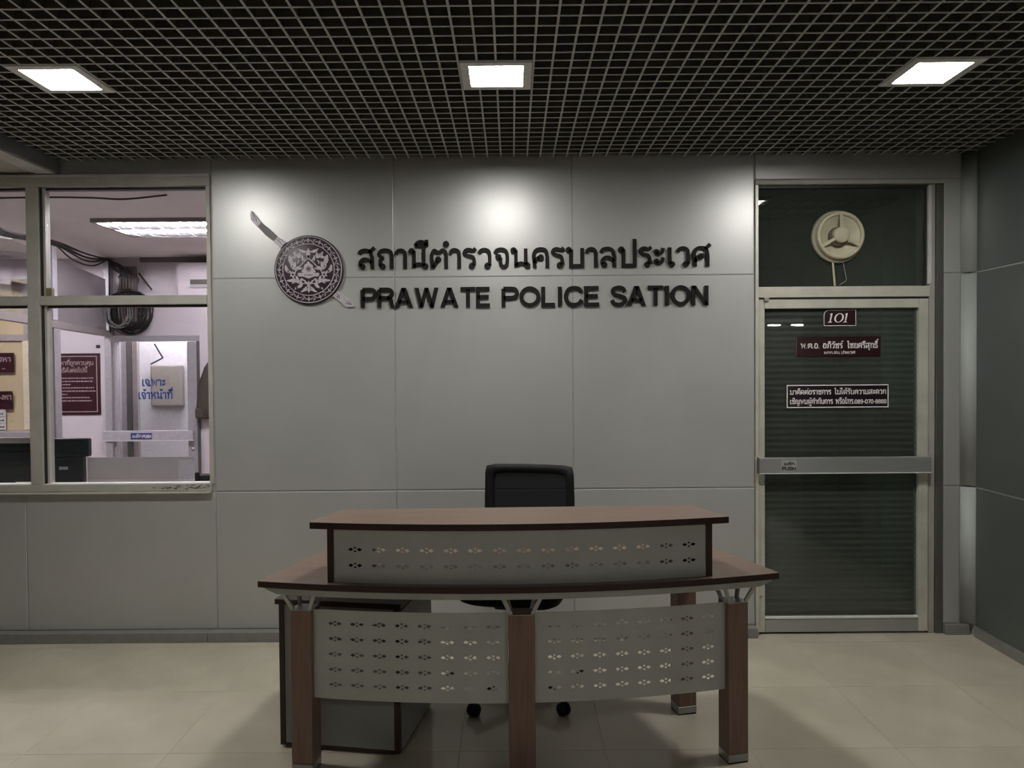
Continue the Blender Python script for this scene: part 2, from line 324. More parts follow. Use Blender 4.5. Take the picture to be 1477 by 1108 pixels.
# ------------------------------------------------------------------ ROOM: floor
YW = 4.25; CZ = 2.711; XR = 2.59
fl = struct(box('floor', -8, 10, -13, 8.8, -.12, -.0009, GROUT))
T = .58; tb = MB().box(0, T-.002, 0, T-.002, -.0009, 0); t0 = None
for i in range(-5, 9):
    for j in range(0, 10):
        x = 1.52-T*6+(i)*T; y = 4.13-T*(j+1)
        if x > 2.58: continue
        if t0 is None: t0 = obj('tile', tb, TILE, fl, .0004, 1); t0.location = (x, y, 0)
        else: inst(t0, 'tile', (x, y, 0), fl)
# cut tiles by the wall and on the right edge are the same tiles running under the skirting
for i in range(-5, 9):
    x = 1.52-T*6+i*T
    if x < 2.58: inst(t0, 'tile', (x, 4.13, 0), fl)
struct(box('floor_back_hall', -8, 10, -13, -1.68, -.003, 0, TILE))
struct(box('floor_far_left', -8, -4.87, -1.67, 4.2, -.003, 0, TILE))

# ------------------------------------------------------------------ back wall with its panels
wb = struct(box('wall_back', -1.70, 1.372, YW+.004, YW+.09, 0, CZ+.4, JOINT))
def panels(parent, xs, zs, m=PANEL, y=YW):
    for a, b in zip(xs, xs[1:]):
        for c, d in zip(zs, zs[1:]):
            obj('panel', MB().box(a+.004, b-.004, y, y+.006, c+.004, d-.004), m, parent, .0025, 2)
panels(wb, (-1.684, -.658, .344, 1.372), (.055, .84, 2.043, CZ+.02))
wl = struct(box('wall_left_under_window', -4.6, -1.70, YW+.004, YW+.09, 0, .838, JOINT))
panels(wl, (-4.6, -3.79, -2.76, -1.684), (.055, .838))
ws = struct(box('wall_above_window', -4.6, -1.70, YW+.004, YW+.09, 2.63, CZ+.4, JOINT))
panels(ws, (-2.53, -1.684), (2.632, CZ+.02))
wd = struct(box('wall_above_door', 1.372, 2.70, YW+.004, YW+.3, 2.575, CZ+.4, JOINT))
panels(wd, (1.372, 2.535), (2.575, CZ+.02))
wr2 = struct(box('wall_right_of_door', 2.44, 2.70, YW+.004, YW+.3, 0, 2.575, JOINT))
panels(wr2, (2.437, 2.535), (.055, .84, 2.043, 2.577), PANEL)
# right wall, its rounded corner and joints
wr = struct(box('wall_right', XR+.004, XR+.12, 1.96, YW+.3, 0, CZ+.4, JOINT))
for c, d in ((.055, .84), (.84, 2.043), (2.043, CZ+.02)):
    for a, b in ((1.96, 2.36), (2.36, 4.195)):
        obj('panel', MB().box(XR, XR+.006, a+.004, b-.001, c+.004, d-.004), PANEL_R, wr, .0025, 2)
    q = MB(); n = 8; vs = []
    for k in range(n+1):
        a = math.pi/2*k/n
        for rr in (.055, .067):
            for z in (c+.0045, d-.0045): vs.append((2.535+rr*math.sin(a), 4.195+rr*math.cos(a), z))
    fs = []
    for k in range(n):
        b = 4*k; fs += [(b, b+4, b+5, b+1), (b+2, b+3, b+7, b+6), (b+1, b+5, b+7, b+3), (b, b+2, b+6, b+4)]
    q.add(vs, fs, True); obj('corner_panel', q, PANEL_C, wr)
struct(box('baseboard_back', -1.72, 1.370, YW-.06, YW+.012, 0, .056, SKIRT, None, .003))
struct(box('baseboard_left', -4.6, -1.722, YW-.06, YW+.012, 0, .056, SKIRT, None, .003))
struct(box('baseboard_right', XR-.012, XR+.004, 1.96, 4.19, 0, .056, SKIRT, None, .003))
struct(box('baseboard_corner', 2.44, XR-.014, YW-.03, YW+.012, 0, .056, SKIRT, None, .003))
# hall behind the camera
struct(box('wall_left', -8.1, -8, -13, 4.3, 0, 3.2, HALL)); struct(box('wall_rear', -8, 10, -13.1, -13, 0, 3.2, HALL))
struct(box('wall_far_right', 10, 10.1, -13, 1.96, 0, 3.2, HALL)); struct(box('wall_hall_return', XR+.001, 10, 1.86, 1.955, 0, 3.2, HALL))
struct(box('wall_far_left', -8, -4.6, YW+.02, YW+.1, 0, 3.2, HALL))

# ------------------------------------------------------------------ ceiling: open cell grid, one object per blade
ce = struct(box('ceiling', -8, 10, -13, 4.35, 3.11, 3.2, PLENUM))
g = .0735; XA = .0206; YA = 4.177; GX0, GX1, GY0 = -2.53, 2.585, 1.4
lampx = [XA+g-4*g+g*24*k for k in (-1, 0, 1)]          # left edge of each lamp, four cells wide
LY0, LY1 = YA-17*g, YA-13*g
def segs(lo, hi, cuts):
    out = []; a = lo
    for c0, c1 in cuts: out.append((a, c0)); a = c1
    return out+[(a, hi)]
hz = .042; th = .0085; cache = {}
def blade(horizontal, a, b, p):
    key = (horizontal, round(b-a, 4))
    if key not in cache:
        q = MB()
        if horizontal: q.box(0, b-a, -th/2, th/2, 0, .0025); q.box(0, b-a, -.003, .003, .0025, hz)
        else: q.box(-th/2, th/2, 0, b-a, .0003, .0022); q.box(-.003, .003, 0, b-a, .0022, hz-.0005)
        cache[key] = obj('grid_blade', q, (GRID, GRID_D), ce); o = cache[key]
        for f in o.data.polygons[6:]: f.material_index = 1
        o.location = (a, p, CZ) if horizontal else (p, a, CZ)
    else: inst(cache[key], 'grid_blade', (a, p, CZ) if horizontal else (p, a, CZ), ce)
k = 0
while YA-k*g > GY0:
    y = YA-k*g; cuts = [(x, x+4*g) for x in lampx] if LY0+.01 < y < LY1-.01 else []
    for a, b in segs(GX0, GX1, cuts): blade(True, a, b, y)
    k += 1
for k in range(-36, 36):
    x = XA+k*g
    if not GX0 < x < GX1: continue
    cuts = [(LY0, LY1)] if any(l+.01 < x < l+4*g-.01 for l in lampx) else []
    for a, b in segs(GY0, YW, cuts): blade(False, a, b, x)
struct(box('ceiling_back_hall', -8, 10, -13, 1.38, CZ, CZ+.05, mat('hall_ceiling', (.22, .22, .21), .8)))
# lower plaster ceiling on the left with its fascia and pale edge strip
struct(box('trim_fascia', -2.55, -2.532, 1.4, YW, 2.640, CZ+.02, mat('fascia_grey', (.15, .16, .17), .6)))
struct(box('trim_edge', -2.66, -2.552, 1.4, YW, 2.636, 2.66, mat('edge_strip', (.5, .5, .46), .5)))
struct(box('ceiling_low_left', -8, -2.662, 1.4, YW+.01, 2.645, 2.70, GYPSUM))

def downlight(x, y, w, label, m=LAMP):
    t = thing('downlight', label, 'ceiling light', (x+w/2, y+w/2, CZ), 0, None); h = w/2-.006; q = MB(); i = h-.034
    for a in ((-h, h, -h, -i), (-h, h, i, h), (-h, -i, -i, i), (i, h, -i, i)): q.box(*a, -.004, .05)
    obj('frame', q, LAMPF, t); obj('diffuser', MB().box(-i, i, -i, i, .004, .02), m, t, .003); obj('housing', MB().box(-i, i, -i, i, .021, .06), ALU_D, t)
    return t
downlight(lampx[0], LY0, 4*g, 'square white ceiling downlight above the glazed office window')
downlight(lampx[1], LY0, 4*g, 'square white ceiling downlight above the middle of the reception desk')
downlight(lampx[2], LY0, 4*g, 'square white ceiling downlight in front of door 101')
for xx in (-1.85, .0, 1.85):
    t = downlight(xx-.15, -1.4, .3, 'square ceiling downlight in the hall behind the viewer', LAMP2); t['label'] = {-1: 'leftmost', 0: 'middle', 1: 'rightmost'}[round(xx/1.85)]+' of the three square downlights in the hall behind the viewer'; t['group'] = 'hall downlights'; t.location.z = CZ-.056
def tubelight(x, w, y, z, label):
    t = thing('tube_light', label, 'ceiling light', (x, y, z))
    obj('housing', MB().box(-w/2, w/2, -.05, .05, .03, .061+CZ-z-.061), LAMPF, t); obj('tube', MB().tube([(-w/2, 0, .012), (w/2, 0, .012)], .016, 8), TUBE, t)
tubelight(7.0, .32, -11.5, 2.63, 'short fluorescent tube far down the hall, seen only mirrored in door 101')
tubelight(7.68, .46, -11.5, 2.63, 'longer fluorescent tube far down the hall, seen only mirrored in door 101')

# ------------------------------------------------------------------ window_1 on the left
win = struct(empty('window_1'))
def wm(name, x0, x1, z0, z1, m=ALU, y0=YW-.012, y1=YW+.075, bev=.002): return box(name, x0, x1, y0, y1, z0, z1, m, win, bev)
wm('head', -4.6, -1.686, 2.565, 2.628); wm('head_strip', -4.6, -1.69, 2.616, 2.631, DOORALU, YW-.02, YW-.013)
wm('sill', -4.6, -1.70, .848, .889); wm('sill_lip', -4.6, -1.712, .8895, .893, LAMPF, YW-.004, YW+.05, 0); wm('sill_strip', -4.6, -1.705, .836, .846, DOORALU, YW-.03, YW+.02)
wm('jamb', -1.711, -1.688, .89, 2.564); wm('mullion', -2.722, -2.652, .89, 2.564); wm('mullion', -3.85, -3.78, .89, 2.564)
for a, b in ((-2.650, -1.713), (-3.778, -2.724), (-4.6, -3.852)):
    wm('transom', a, b, 1.902, 1.953)
    for c, d in ((.91, 1.90), (1.955, 2.55)):
        wm('pane', a+.024, b-.012, c, d, GLASS, YW+.03, YW+.036, 0)
    for c, d in ((.89, 1.90), (1.955, 2.563)):
        wm('sash', a+.008, a+.022, c, d, ALU, YW+.012, YW+.06); wm('gasket', a, a+.006, c, d, GASKET, YW+.0, YW+.06, 0)
        wm('gasket', a+.024, b-.002, d-.010, d, GASKET, YW+.02, YW+.06, 0)
wm('bracket', -2.624, -2.59, 1.953, 2.0, mat('brass_bracket', (.2, .18, .1), .5), YW+.0, YW+.028)
# scraped paint on the sill
q = MB()
for k in range(46):
    x = -2.05+.33*random.random()**.8; z = .868+random.uniform(-.011, .012); w = random.uniform(.004, .03)
    q.add([(x, YW-.0125, z), (x+w, YW-.0125, z+random.uniform(-.002, .003)), (x+w*.8, YW-.0125, z+random.uniform(.002, .006)), (x+w*.1, YW-.0125, z+random.uniform(.001, .005))], [(0, 1, 2, 3)])
obj('paint_scrapes', q, mat('scrape_dark', (.05, .05, .045), .8), win)['kind'] = 'stuff'

# ------------------------------------------------------------------ door_1 : glass door 101
YD = 4.275
dr = struct(empty('door_1'))
def dm(name, x0, x1, z0, z1, m=DOORALU, y0=YD-.02, y1=YD+.03, bev=.002, p=None): return box(name, x0, x1, y0, y1, z0, z1, m, p or dr, bev)
dm('frame_head', 1.376, 2.436, 2.548, 2.572, ALU, YW-.005, YD+.06); dm('frame_jamb', 1.374, 1.392, 0, 2.546, DOORALU, YW-.01, YD+.06)
dm('frame_jamb', 2.398, 2.436, 0, 2.546, ALU_D, YW-.002, YD+.06); dm('frame_jamb', 2.362, 2.396, 0, 2.546, ALU, YD-.012, YD+.06)
dm('transom_bar', 1.394, 2.360, 1.914, 1.974, DOORALU, YD-.025, YD+.04)
dm('gasket', 1.394, 2.360, 2.532, 2.546, GASKET, YD-.004, YD+.03, 0); dm('gasket', 2.342, 2.352, 1.976, 2.530, GASKET, YD-.004, YD+.03, 0)
dm('white_strip', 2.354, 2.372, 1.985, 2.538, mat('white_strip', (.62, .62, .58), .4), YD-.022, YD-.006)
dm('transom_glass', 1.394, 2.340, 1.976, 2.530, DGLASS, YD+.002, YD+.008, 0)
dm('leaf_stile', 1.396, 1.430, .012, 1.902); dm('leaf_stile', 2.302, 2.356, .012, 1.902)
dm('leaf_top_rail', 1.431, 2.301, 1.852, 1.902); dm('leaf_bottom_rail', 1.431, 2.301, .012, .086, BARALU)
dm('leaf_bottom_bead', 1.431, 2.301, .088, .100, LAMPF, YD-.024, YD+.0)
dm('gasket', 1.396, 2.356, 1.9035, 1.9125, GASKET, YD-.016, YD+.03, 0); dm('gasket', 2.3575, 2.3605, 0, 1.91, mat('rust_gap', (.05, .025, .02), .8), YD-.01, YD+.03, 0)
gp = dm('leaf_glass', 1.431, 2.301, .102, 1.850, DGLASS, YD+.004, YD+.010, 0)
bar = dm('push_bar', 1.384, 2.352, .925, 1.012, BARALU, YD-.062, YD-.03, .004)
dm('bar_lip', 1.386, 2.352, .921, .9245, LAMPF, YD-.066, YD-.03, 0)
dm('bar_cap', 1.380, 1.3838, .923, 1.014, ALU_D, YD-.064, YD-.03, 0)
for x in (1.413, 2.33): dm('bar_mount', x-.01, x+.01, .95, .99, BARALU, YD-.0305, YD-.02, 0)
obj('lock', MB().lathe([(.0, 0), (.006, 0), (.006, .003), (.013, .003), (.014, .0), (.014, -.004)], (1.413, YD-.022, .868), 20, 'y'), STEEL, dr)
obj('lock', MB().lathe([(.0, 0), (.006, 0), (.006, .003), (.008, .003), (.009, .0), (.009, -.004)], (1.408, YD-.022, .215), 16, 'y'), CREAMD, dr)
dm('hinge_block', 1.425, 1.452, 1.893, 1.912, STEEL, YD-.034, YD-.021)
f0 = None
for k in range(49):
    z = .125+k*.0352
    if .90 < z < 1.03: continue
    if f0 is None: f0 = obj('film_strip', MB().box(1.436, 2.296, 0, .0006, 0, .016), FILM, dr); f0.location = (0, YD+.0028, z)
    else: inst(f0, 'film_strip', (0, YD+.0028, z), dr)
# push label on the bar
pl = obj('push_label', MB().box(1.505, 1.592, YD-.0635, YD-.0622, .936, .998), mat('label_silver', (.34, .35, .34), .5), dr)
q = text('ผลัก', 1.522, 1.580, .970, .014, .26, .0006); text('PUSH', 1.512, 1.586, .942, .019, .24, .0006, mb=q)
o = obj('lettering', q, LETTER, pl); o.location.y = YD-.0636

def rectframe(mb, x0, x1, z0, z1, w, d=.0008):
    for a in ((x0, x1, z0, z0+w), (x0, x1, z1-w, z1), (x0, x0+w, z0+w, z1-w), (x1-w, x1, z0+w, z1-w)): mb.box(a[0], a[1], -d, 0, a[2], a[3])
# 101 plate: rounded upper left corner
YS = YD+.0015
def plate(name, label, x0, x1, z0, z1, m, rnd=0.):
    t = thing(name, label, 'sign', (x0, YS, z0)); w, h = x1-x0, z1-z0
    poly = [(0, 0), (w, 0), (w, h)]+([(rnd-rnd*math.sin(a*math.pi/12), h-rnd+rnd*math.cos(a*math.pi/12)) for a in range(7)] if rnd else [(0, h)])
    obj('plate', MB().prism(poly, -.0022, 0, 'xz'), m, t); return t, w, h, poly
t, w, h, poly = plate('room_number_sign', 'small maroon plate reading 101 at the top of the glass door', 1.771, 1.956, 1.752, 1.844, MAROON, .03)
q = MB(); c = Vector((w/2, h/2)); inner = [((p[0]-c.x)*.975+c.x, (p[1]-c.y)*.95+c.y) for p in poly]; ribbon(q, inner, .0032, .0006, True)
o = obj('border', q, WHITEP, t); o.location.y = -.0023
q = MB(); sh = lambda x, z: (x+.22*z, z)
def serif1(ox):
    q.prism([(ox+x+.22*z, .02+z) for x, z in ((0, 0), (.022, 0), (.022, .003), (.0155, .005), (.0155, .052), (.011, .052), (.001, .047), (.001, .044), (.0075, .045), (.0075, .005), (0, .003))], -.0008, 0, 'xz')
serif1(.032); serif1(.118)
n = 28; A = [(0.0895+.027*math.cos(2*math.pi*k/n), .026*math.sin(2*math.pi*k/n)) for k in range(n)]; B = [(.0895+.017*math.cos(2*math.pi*k/n), .0225*math.sin(2*math.pi*k/n)) for k in range(n)]
A = [(x+.22*(z+.026), z+.046) for x, z in A]; B = [(x+.22*(z+.026), z+.046) for x, z in B]
q.add([(x, -.0008, z) for x, z in A+B], [(k, (k+1) % n, n+(k+1) % n, n+k) for k in range(n)])
o = obj('digits', q, WHITEP, t); o.location = (-.008, -.0023, 0)
t, w, h, _ = plate('name_sign', 'long dark maroon name plate with white script on the glass door', 1.614, 2.094, 1.578, 1.692, MAROON)
q = text('พ.ต.อ.', .026, .132, .048, .029, .17, .0006); text('อภิวัชร์', .152, .262, .048, .029, .17, .0006, mb=q); text('ไชยศรีสุทธิ์', .292, .462, .048, .029, .17, .0006, mb=q)
text('ผกก.สน.ประเวศ', .158, .335, .016, .014, .2, .0006, mb=q); o = obj('lettering', q, WHITEP, t); o.location.y = -.0023
q = MB().box(.001, .0025, -.0008, 0, .004, h-.004); o = obj('edge_line', q, WHITED, t); o.location.y = -.0023
t, w, h, _ = plate('notice_sign', 'dark notice with white border and two lines of white script', 1.559, 2.142, 1.286, 1.421, mat('notice_dark', (.012, .004, .008), .35))
q = MB(); rectframe(q, .002, w-.002, .002, h-.002, .0055); o = obj('border', q, WHITEP, t); o.location.y = -.0023
q = text('มาติดต่อราชการ', .02, .252, .078, .026, .17, .0006); text('ไม่ได้รับความสะดวก', .274, .566, .078, .026, .17, .0006, mb=q)
text('เชิญพบผู้กำกับการ', .02, .262, .024, .026, .17, .0006, mb=q); text('หรือโทร.', .280, .385, .024, .026, .17, .0006, mb=q); text('089-070-8888', .388, .568, .024, .024, .17, .0006, mb=q)
o = obj('lettering', q, WHITEP, t); o.location.y = -.0023

# extractor vent in the transom light
t = thing('vent_fan', 'round cream plastic window vent with three spokes above the glass door', 'vent', (1.846, YD+.002, 2.255))
obj('outer_rim', MB().lathe([(.118, .0), (.142, .0), (.149, .006), (.146, .018), (.134, .022), (.128, .014), (.122, .006)], n=48, axis='y'), CREAMD, t)
dsh = obj('dish', MB().lathe([(.0, .004), (.05, .004), (.075, .012), (.108, .03), (.124, .034), (.13, .026), (.132, .004)], n=48, axis='y'), FANP, t)
obj('front_ring', MB().lathe([(.112, .03), (.113, .044), (.119, .049), (.129, .047), (.134, .040), (.133, .026)], n=48, axis='y'), FANP, t).location = (.006, 0, .004)
obj('hub', MB().lathe([(0, .062), (.036, .062), (.043, .058), (.046, .05), (.046, .012)], n=32, axis='y'), FANP, t).location = (.006, 0, .004)
obj('hub_shade_ring', MB().lathe([(.047, .012), (.047, .034), (.054, .034), (.056, .012)], n=32, axis='y'), mat('vent_shadow_gap', (.12, .11, .08), .7), t).location = (.002, 0, 0)  # dark ring stands in for the shade between hub and dish
for a in (90, 210, 330):
    c, s = math.cos(R(a)), math.sin(R(a)); obj('spoke', MB().bar((c*.04+.006, -.050, s*.04+.004), (c*.119+.006, -.044, s*.119+.004), .018, .008, (0, -1, 0)), FANP, t, .002)
obj('bracket', MB().bar((-.028, -.012, -.14), (-.016, -.012, -.277), .011, .004, (0, -1, 0)), FANP, t)
obj('pull_cord', MB().tube([(.03, -.012, -.14), (.05, -.012, -.24), (.044, -.014, -.252), (.008, -.014, -.272)], .0022, 6), CREAMD, t)

# ------------------------------------------------------------------ wall lettering and emblem
def wallword(name, label, words, z, h, w, depth):
    t = thing(name, label, 'lettering', (words[0][1], YW-.004, z))
    for s, x0, x1 in words:
        def each(mb):
            o = obj('letter', mb, LETTER, t, fix=False)
        text(s, x0-words[0][1], x1-words[0][1], 0, h, w, depth, each)
    return t
wallword('wall_lettering', 'row of raised black letters in Thai script on the silver wall', [('สถานีตำรวจนครบาลประเวศ', -.864, 1.113)], 2.090, .114, .178, .012)
wallword('wall_lettering', 'row of raised black capitals reading PRAWATE POLICE SATION on the wall', [('PRAWATE', -.847, -.127), ('POLICE', -.057, .486), ('SATION', .557, 1.108)], 1.873, .110, .205, .012)

em = thing('wall_emblem', 'round plum and silver floral shield crest with sword behind it', 'emblem', (-1.135, YW-.004, 2.088))
kx = .003917/6.925
def ep(pts): return [((x-597)*kx, -(y-692)*kx) for x, y in pts]
sw = empty('sword', parent=em)
for nm, pts, m in (
    ('pommel', ((33, 100), (20, 150), (25, 190), (66, 238), (85, 236), (110, 196), (104, 182), (80, 150), (62, 140), (48, 112)), SILVER),
    ('band', ((66, 238), (92, 264), (132, 214), (110, 194), (85, 230)), SILVER),
    ('grip', ((92, 262), (120, 290), (170, 345), (250, 405), (292, 362), (200, 275), (130, 218)), GRIP),
    ('guard', ((250, 403), (256, 420), (285, 440), (320, 482), (345, 440), (380, 415), (320, 380), (292, 360)), SILVER),
    ('scabbard', ((826, 950), (920, 1022), (962, 966), (880, 905)), SILVER),
    ('scabbard_tip', ((922, 1022), (945, 1054), (985, 1066), (1035, 1062), (1042, 1050), (1000, 1000), (964, 966)), SILVER)):
    obj(nm, MB().prism(ep(pts), -.010, 0, 'xz'), m, sw, .001, 1)
q = MB()
for (a, b) in (((42, 120), (56, 200)), ((60, 150), (80, 215)), ((270, 385), (330, 440)), ((300, 380), (350, 415)), ((850, 950), (880, 975)), ((870, 930), (900, 985)), ((895, 945), (870, 975)), ((960, 1000), (985, 1040)), ((985, 1010), (1010, 1045)), ((950, 1030), (1015, 1040))):
    ribbon(q, ep([a, ((a[0]+b[0])/2+8, (a[1]+b[1])/2-6), b]), .0028, .0105)
obj('chasing', q, PLUM, sw)
RE = .193
obj('shield', MB().lathe([(0, .018), (RE*.965, .018), (RE, .014), (RE, .0)], n=72, axis='y'), PLUM, em)
def eband(r0, r1, y0, y1): return MB().lathe([(r0, y0), (r0, y1), (r1, y1), (r1, y0)], n=72, axis='y')
obj('outer_ring', eband(RE*.945, RE*.968, .017, .021), SILVER, em); obj('inner_ring', eband(RE*.735, RE*.757, .017, .021), SILVER, em)
def leaf(mb, x, y, ang, ln, wd, bend=0., d=.0032, notch=True):
    wd *= .80; a = R(ang); n = 7; Lf = []; Rt = []
    for k in range(n+1):
        t = k/n; wv = wd*math.sin(math.pi*t**.8)**.8*.5*(1+.16*math.sin(t*18) if notch else 1); cx = ln*(t-.5); cy = bend*ln*4*t*(1-t)
        Lf.append((cx, cy+wv)); Rt.append((cx, cy-wv))
    pts = Lf+Rt[::-1][1:-1]
    pts = [((x+p[0]*math.cos(a)-p[1]*math.sin(a))*RE, (y+p[0]*math.sin(a)+p[1]*math.cos(a))*RE) for p in pts]
    mb.prism(pts[::-1], -d, 0, 'xz')
def flower(mb, x, y, r, n=5, a0=90, d=.0036):
    for k in range(n):
        a = R(a0+360*k/n); leaf(mb, x+math.cos(a)*r*.55, y+math.sin(a)*r*.55, a0+360*k/n, r*.95, r*.62, 0, d, False)
# rim
q = MB()
for k in range(16):
    a = 360*k/16; c, s = math.cos(R(a)), math.sin(R(a)); rr = .851
    flower(q, c*rr, s*rr, .066, 4, a+0)
    for sgn in (-1, 1):
        b = a+sgn*7.2; leaf(q, math.cos(R(b))*rr, math.sin(R(b))*rr, b+90+sgn*35, .085, .03, .2, .0032, False)
    b = a+11.25
    for dx, aa in ((.045, 60), (-.045, -60)):
        leaf(q, math.cos(R(b))*(rr+dx), math.sin(R(b))*(rr+dx), b+90+aa*.4, .10, .03, .25, .0032, False)
    leaf(q, math.cos(R(b))*rr, math.sin(R(b))*rr, b, .06, .028, 0, .0032, False)
o = obj('rim_ornament', q, SILVER, em); o.location.y = -.018
# centre
lf = MB(); st = MB()
half = [(-.17, .565, 160, .27, .10, .12), (-.30, .40, 140, .20, .13, 0), (-.385, .45, 118, .17, .10, 0), (-.42, .36, 175, .15, .09, 0), (-.235, .46, 100, .13, .07, .1),
        (-.535, .30, 98, .27, .155, -.06), (-.47, .18, 60, .17, .09, 0), (-.615, .03, 112, .27, .13, .1), (-.56, -.05, 150, .17, .08, 0), (-.40, .14, 72, .22, .12, 0), (-.33, .04, 40, .19, .09, .08),
        (-.24, .03, 10, .17, .07, 0), (-.27, .22, 65, .15, .05, .2), (-.155, .33, 88, .18, .055, .1), (-.51, -.29, 188, .28, .105, .08), (-.43, -.36, 215, .15, .07, 0),
        (-.33, -.27, 100, .20, .11, 0), (-.27, -.17, 150, .13, .06, 0), (-.285, -.46, 205, .27, .11, .12), (-.36, -.52, 225, .16, .06, 0), (-.21, -.36, 75, .18, .075, .1),
        (-.155, -.565, 222, .25, .10, .14), (-.09, -.36, 120, .16, .07, 0), (-.065, -.55, 255, .16, .06, .1)]
for x, y, a, ln, wd, bd in half:
    leaf(lf, x, y, a, ln, wd, bd); leaf(lf, -x, y, 180-a, ln, wd, -bd)
leaf(lf, 0, .47, 90, .30, .15); leaf(lf, 0, .36, 90, .14, .10); leaf(lf, 0, -.52, 270, .30, .13); flower(lf, 0, -.40, .07, 5)
for s in (-1, 1): flower(lf, s*.455, -.14, .10, 6)
for s in (-1, 1):
    for pts in (((0, .33), (-.13, .22), (-.3, .03), (-.42, -.1)), ((-.1, .25), (-.16, .36), (-.24, .42)), ((-.3, .03), (-.44, .02), (-.52, .12)), ((-.45, -.2), (-.35, -.36), (-.18, -.4), (0, -.38)), ((-.3, -.36), (-.2, -.26), (-.14, -.32))):
        ribbon(st, [(s*p[0]*RE, p[1]*RE) for p in bez([(*p, 0) for p in pts], 6)], .0052, .0034)
cen = [(0, .25), (-.05, .18), (-.12, .13), (-.14, .03), (-.19, -.02), (-.21, -.07), (-.14, -.1), (-.30, -.09), (-.31, -.15), (-.26, -.2), (-.20, -.19), (-.10, -.22), (0, -.26)]
cen = cen+[(-x, y) for x, y in cen[::-1][1:-1]]
ctr = MB().prism([(x*RE, y*RE) for x, y in cen], -.004, 0, 'xz')
o = obj('leaves', lf, SILVER, em); o.location.y = -.018
o = obj('stems', st, SILVER, em); o.location.y = -.018
o = obj('centre_figure', ctr, SILVER, em); o.location.y = -.018
q = MB(); flower(q, 0, .02, .06, 5, 90, .001); ribbon(q, [(-.13*RE, -.155*RE), (.13*RE, -.155*RE)], .003, .001)
ribbon(q, [(RE*.072*math.cos(k*math.pi/8), RE*(.02+.072*math.sin(k*math.pi/8))) for k in range(16)], .0022, .001, True)
o = obj('centre_detail', q, PLUM, em); o.location.y = -.0221
for s in (-1, 1):
    q = MB().lathe([(0, .001), (.006, .001), (.006, 0)], (s*.455*RE, 0, -.14*RE), 16, 'y'); o = obj('flower_eye', q, PLUM, em); o.location.y = -.0217

# ------------------------------------------------------------------ reception desk
dk = thing('reception_desk', 'curved walnut and grey reception desk with raised counter and pierced front panels', 'desk', (.029, 2.737, 0), R(1.7))
K = .14
def arcslab(v0, hw, vb, hb, z0, z1, n=28):
    fr = [(-hw+2*hw*k/n, v0+K*(-hw+2*hw*k/n)**2) for k in range(n+1)]
    return MB().prism(fr+[(hb, vb), (-hb, vb)], z0, z1)
def arcband(v0, u0, u1, th, z0, z1, n=28, taper=False):
    q = MB(); vs = []; fs = []
    for k in range(n+1):
        u = u0+(u1-u0)*k/n; v = v0+K*u*u; e = 0
        if taper:
            dd = min(u-u0, u1-u)
            if dd < .05: e = (1-dd/.05)**2*(z1-z0)*.65
        for a, b in ((0, z0+e), (th, z0+e), (th, z1), (0, z1)): vs.append((u, v+a, b))
    for k in range(n):
        b = 4*k
        for i in range(4): fs.append((b+i, b+(i+1) % 4, b+4+(i+1) % 4, b+4+i))
    fs += [(0, 1, 2, 3), (4*n, 4*n+3, 4*n+2, 4*n+1)]; q.add(vs, fs); return q
obj('desktop', arcslab(-.091, .968, .62, .80, .728, .75), WOOD, dk)
obj('desktop_edge', arcband(-.093, -.968, .968, .0018, .7275, .7502), WOODE, dk)
obj('counter_top', arcslab(-.072, .769, .2545, .70, .947, .97), WOOD, dk)
obj('counter_top_edge', arcband(-.0745, -.769, .769, .002, .9465, .9702), WOODE, dk)
obj('apron', arcband(-.078, -.945, .945, .028, .7005, .7265, 40, True), DMETAL, dk, .002, 1)
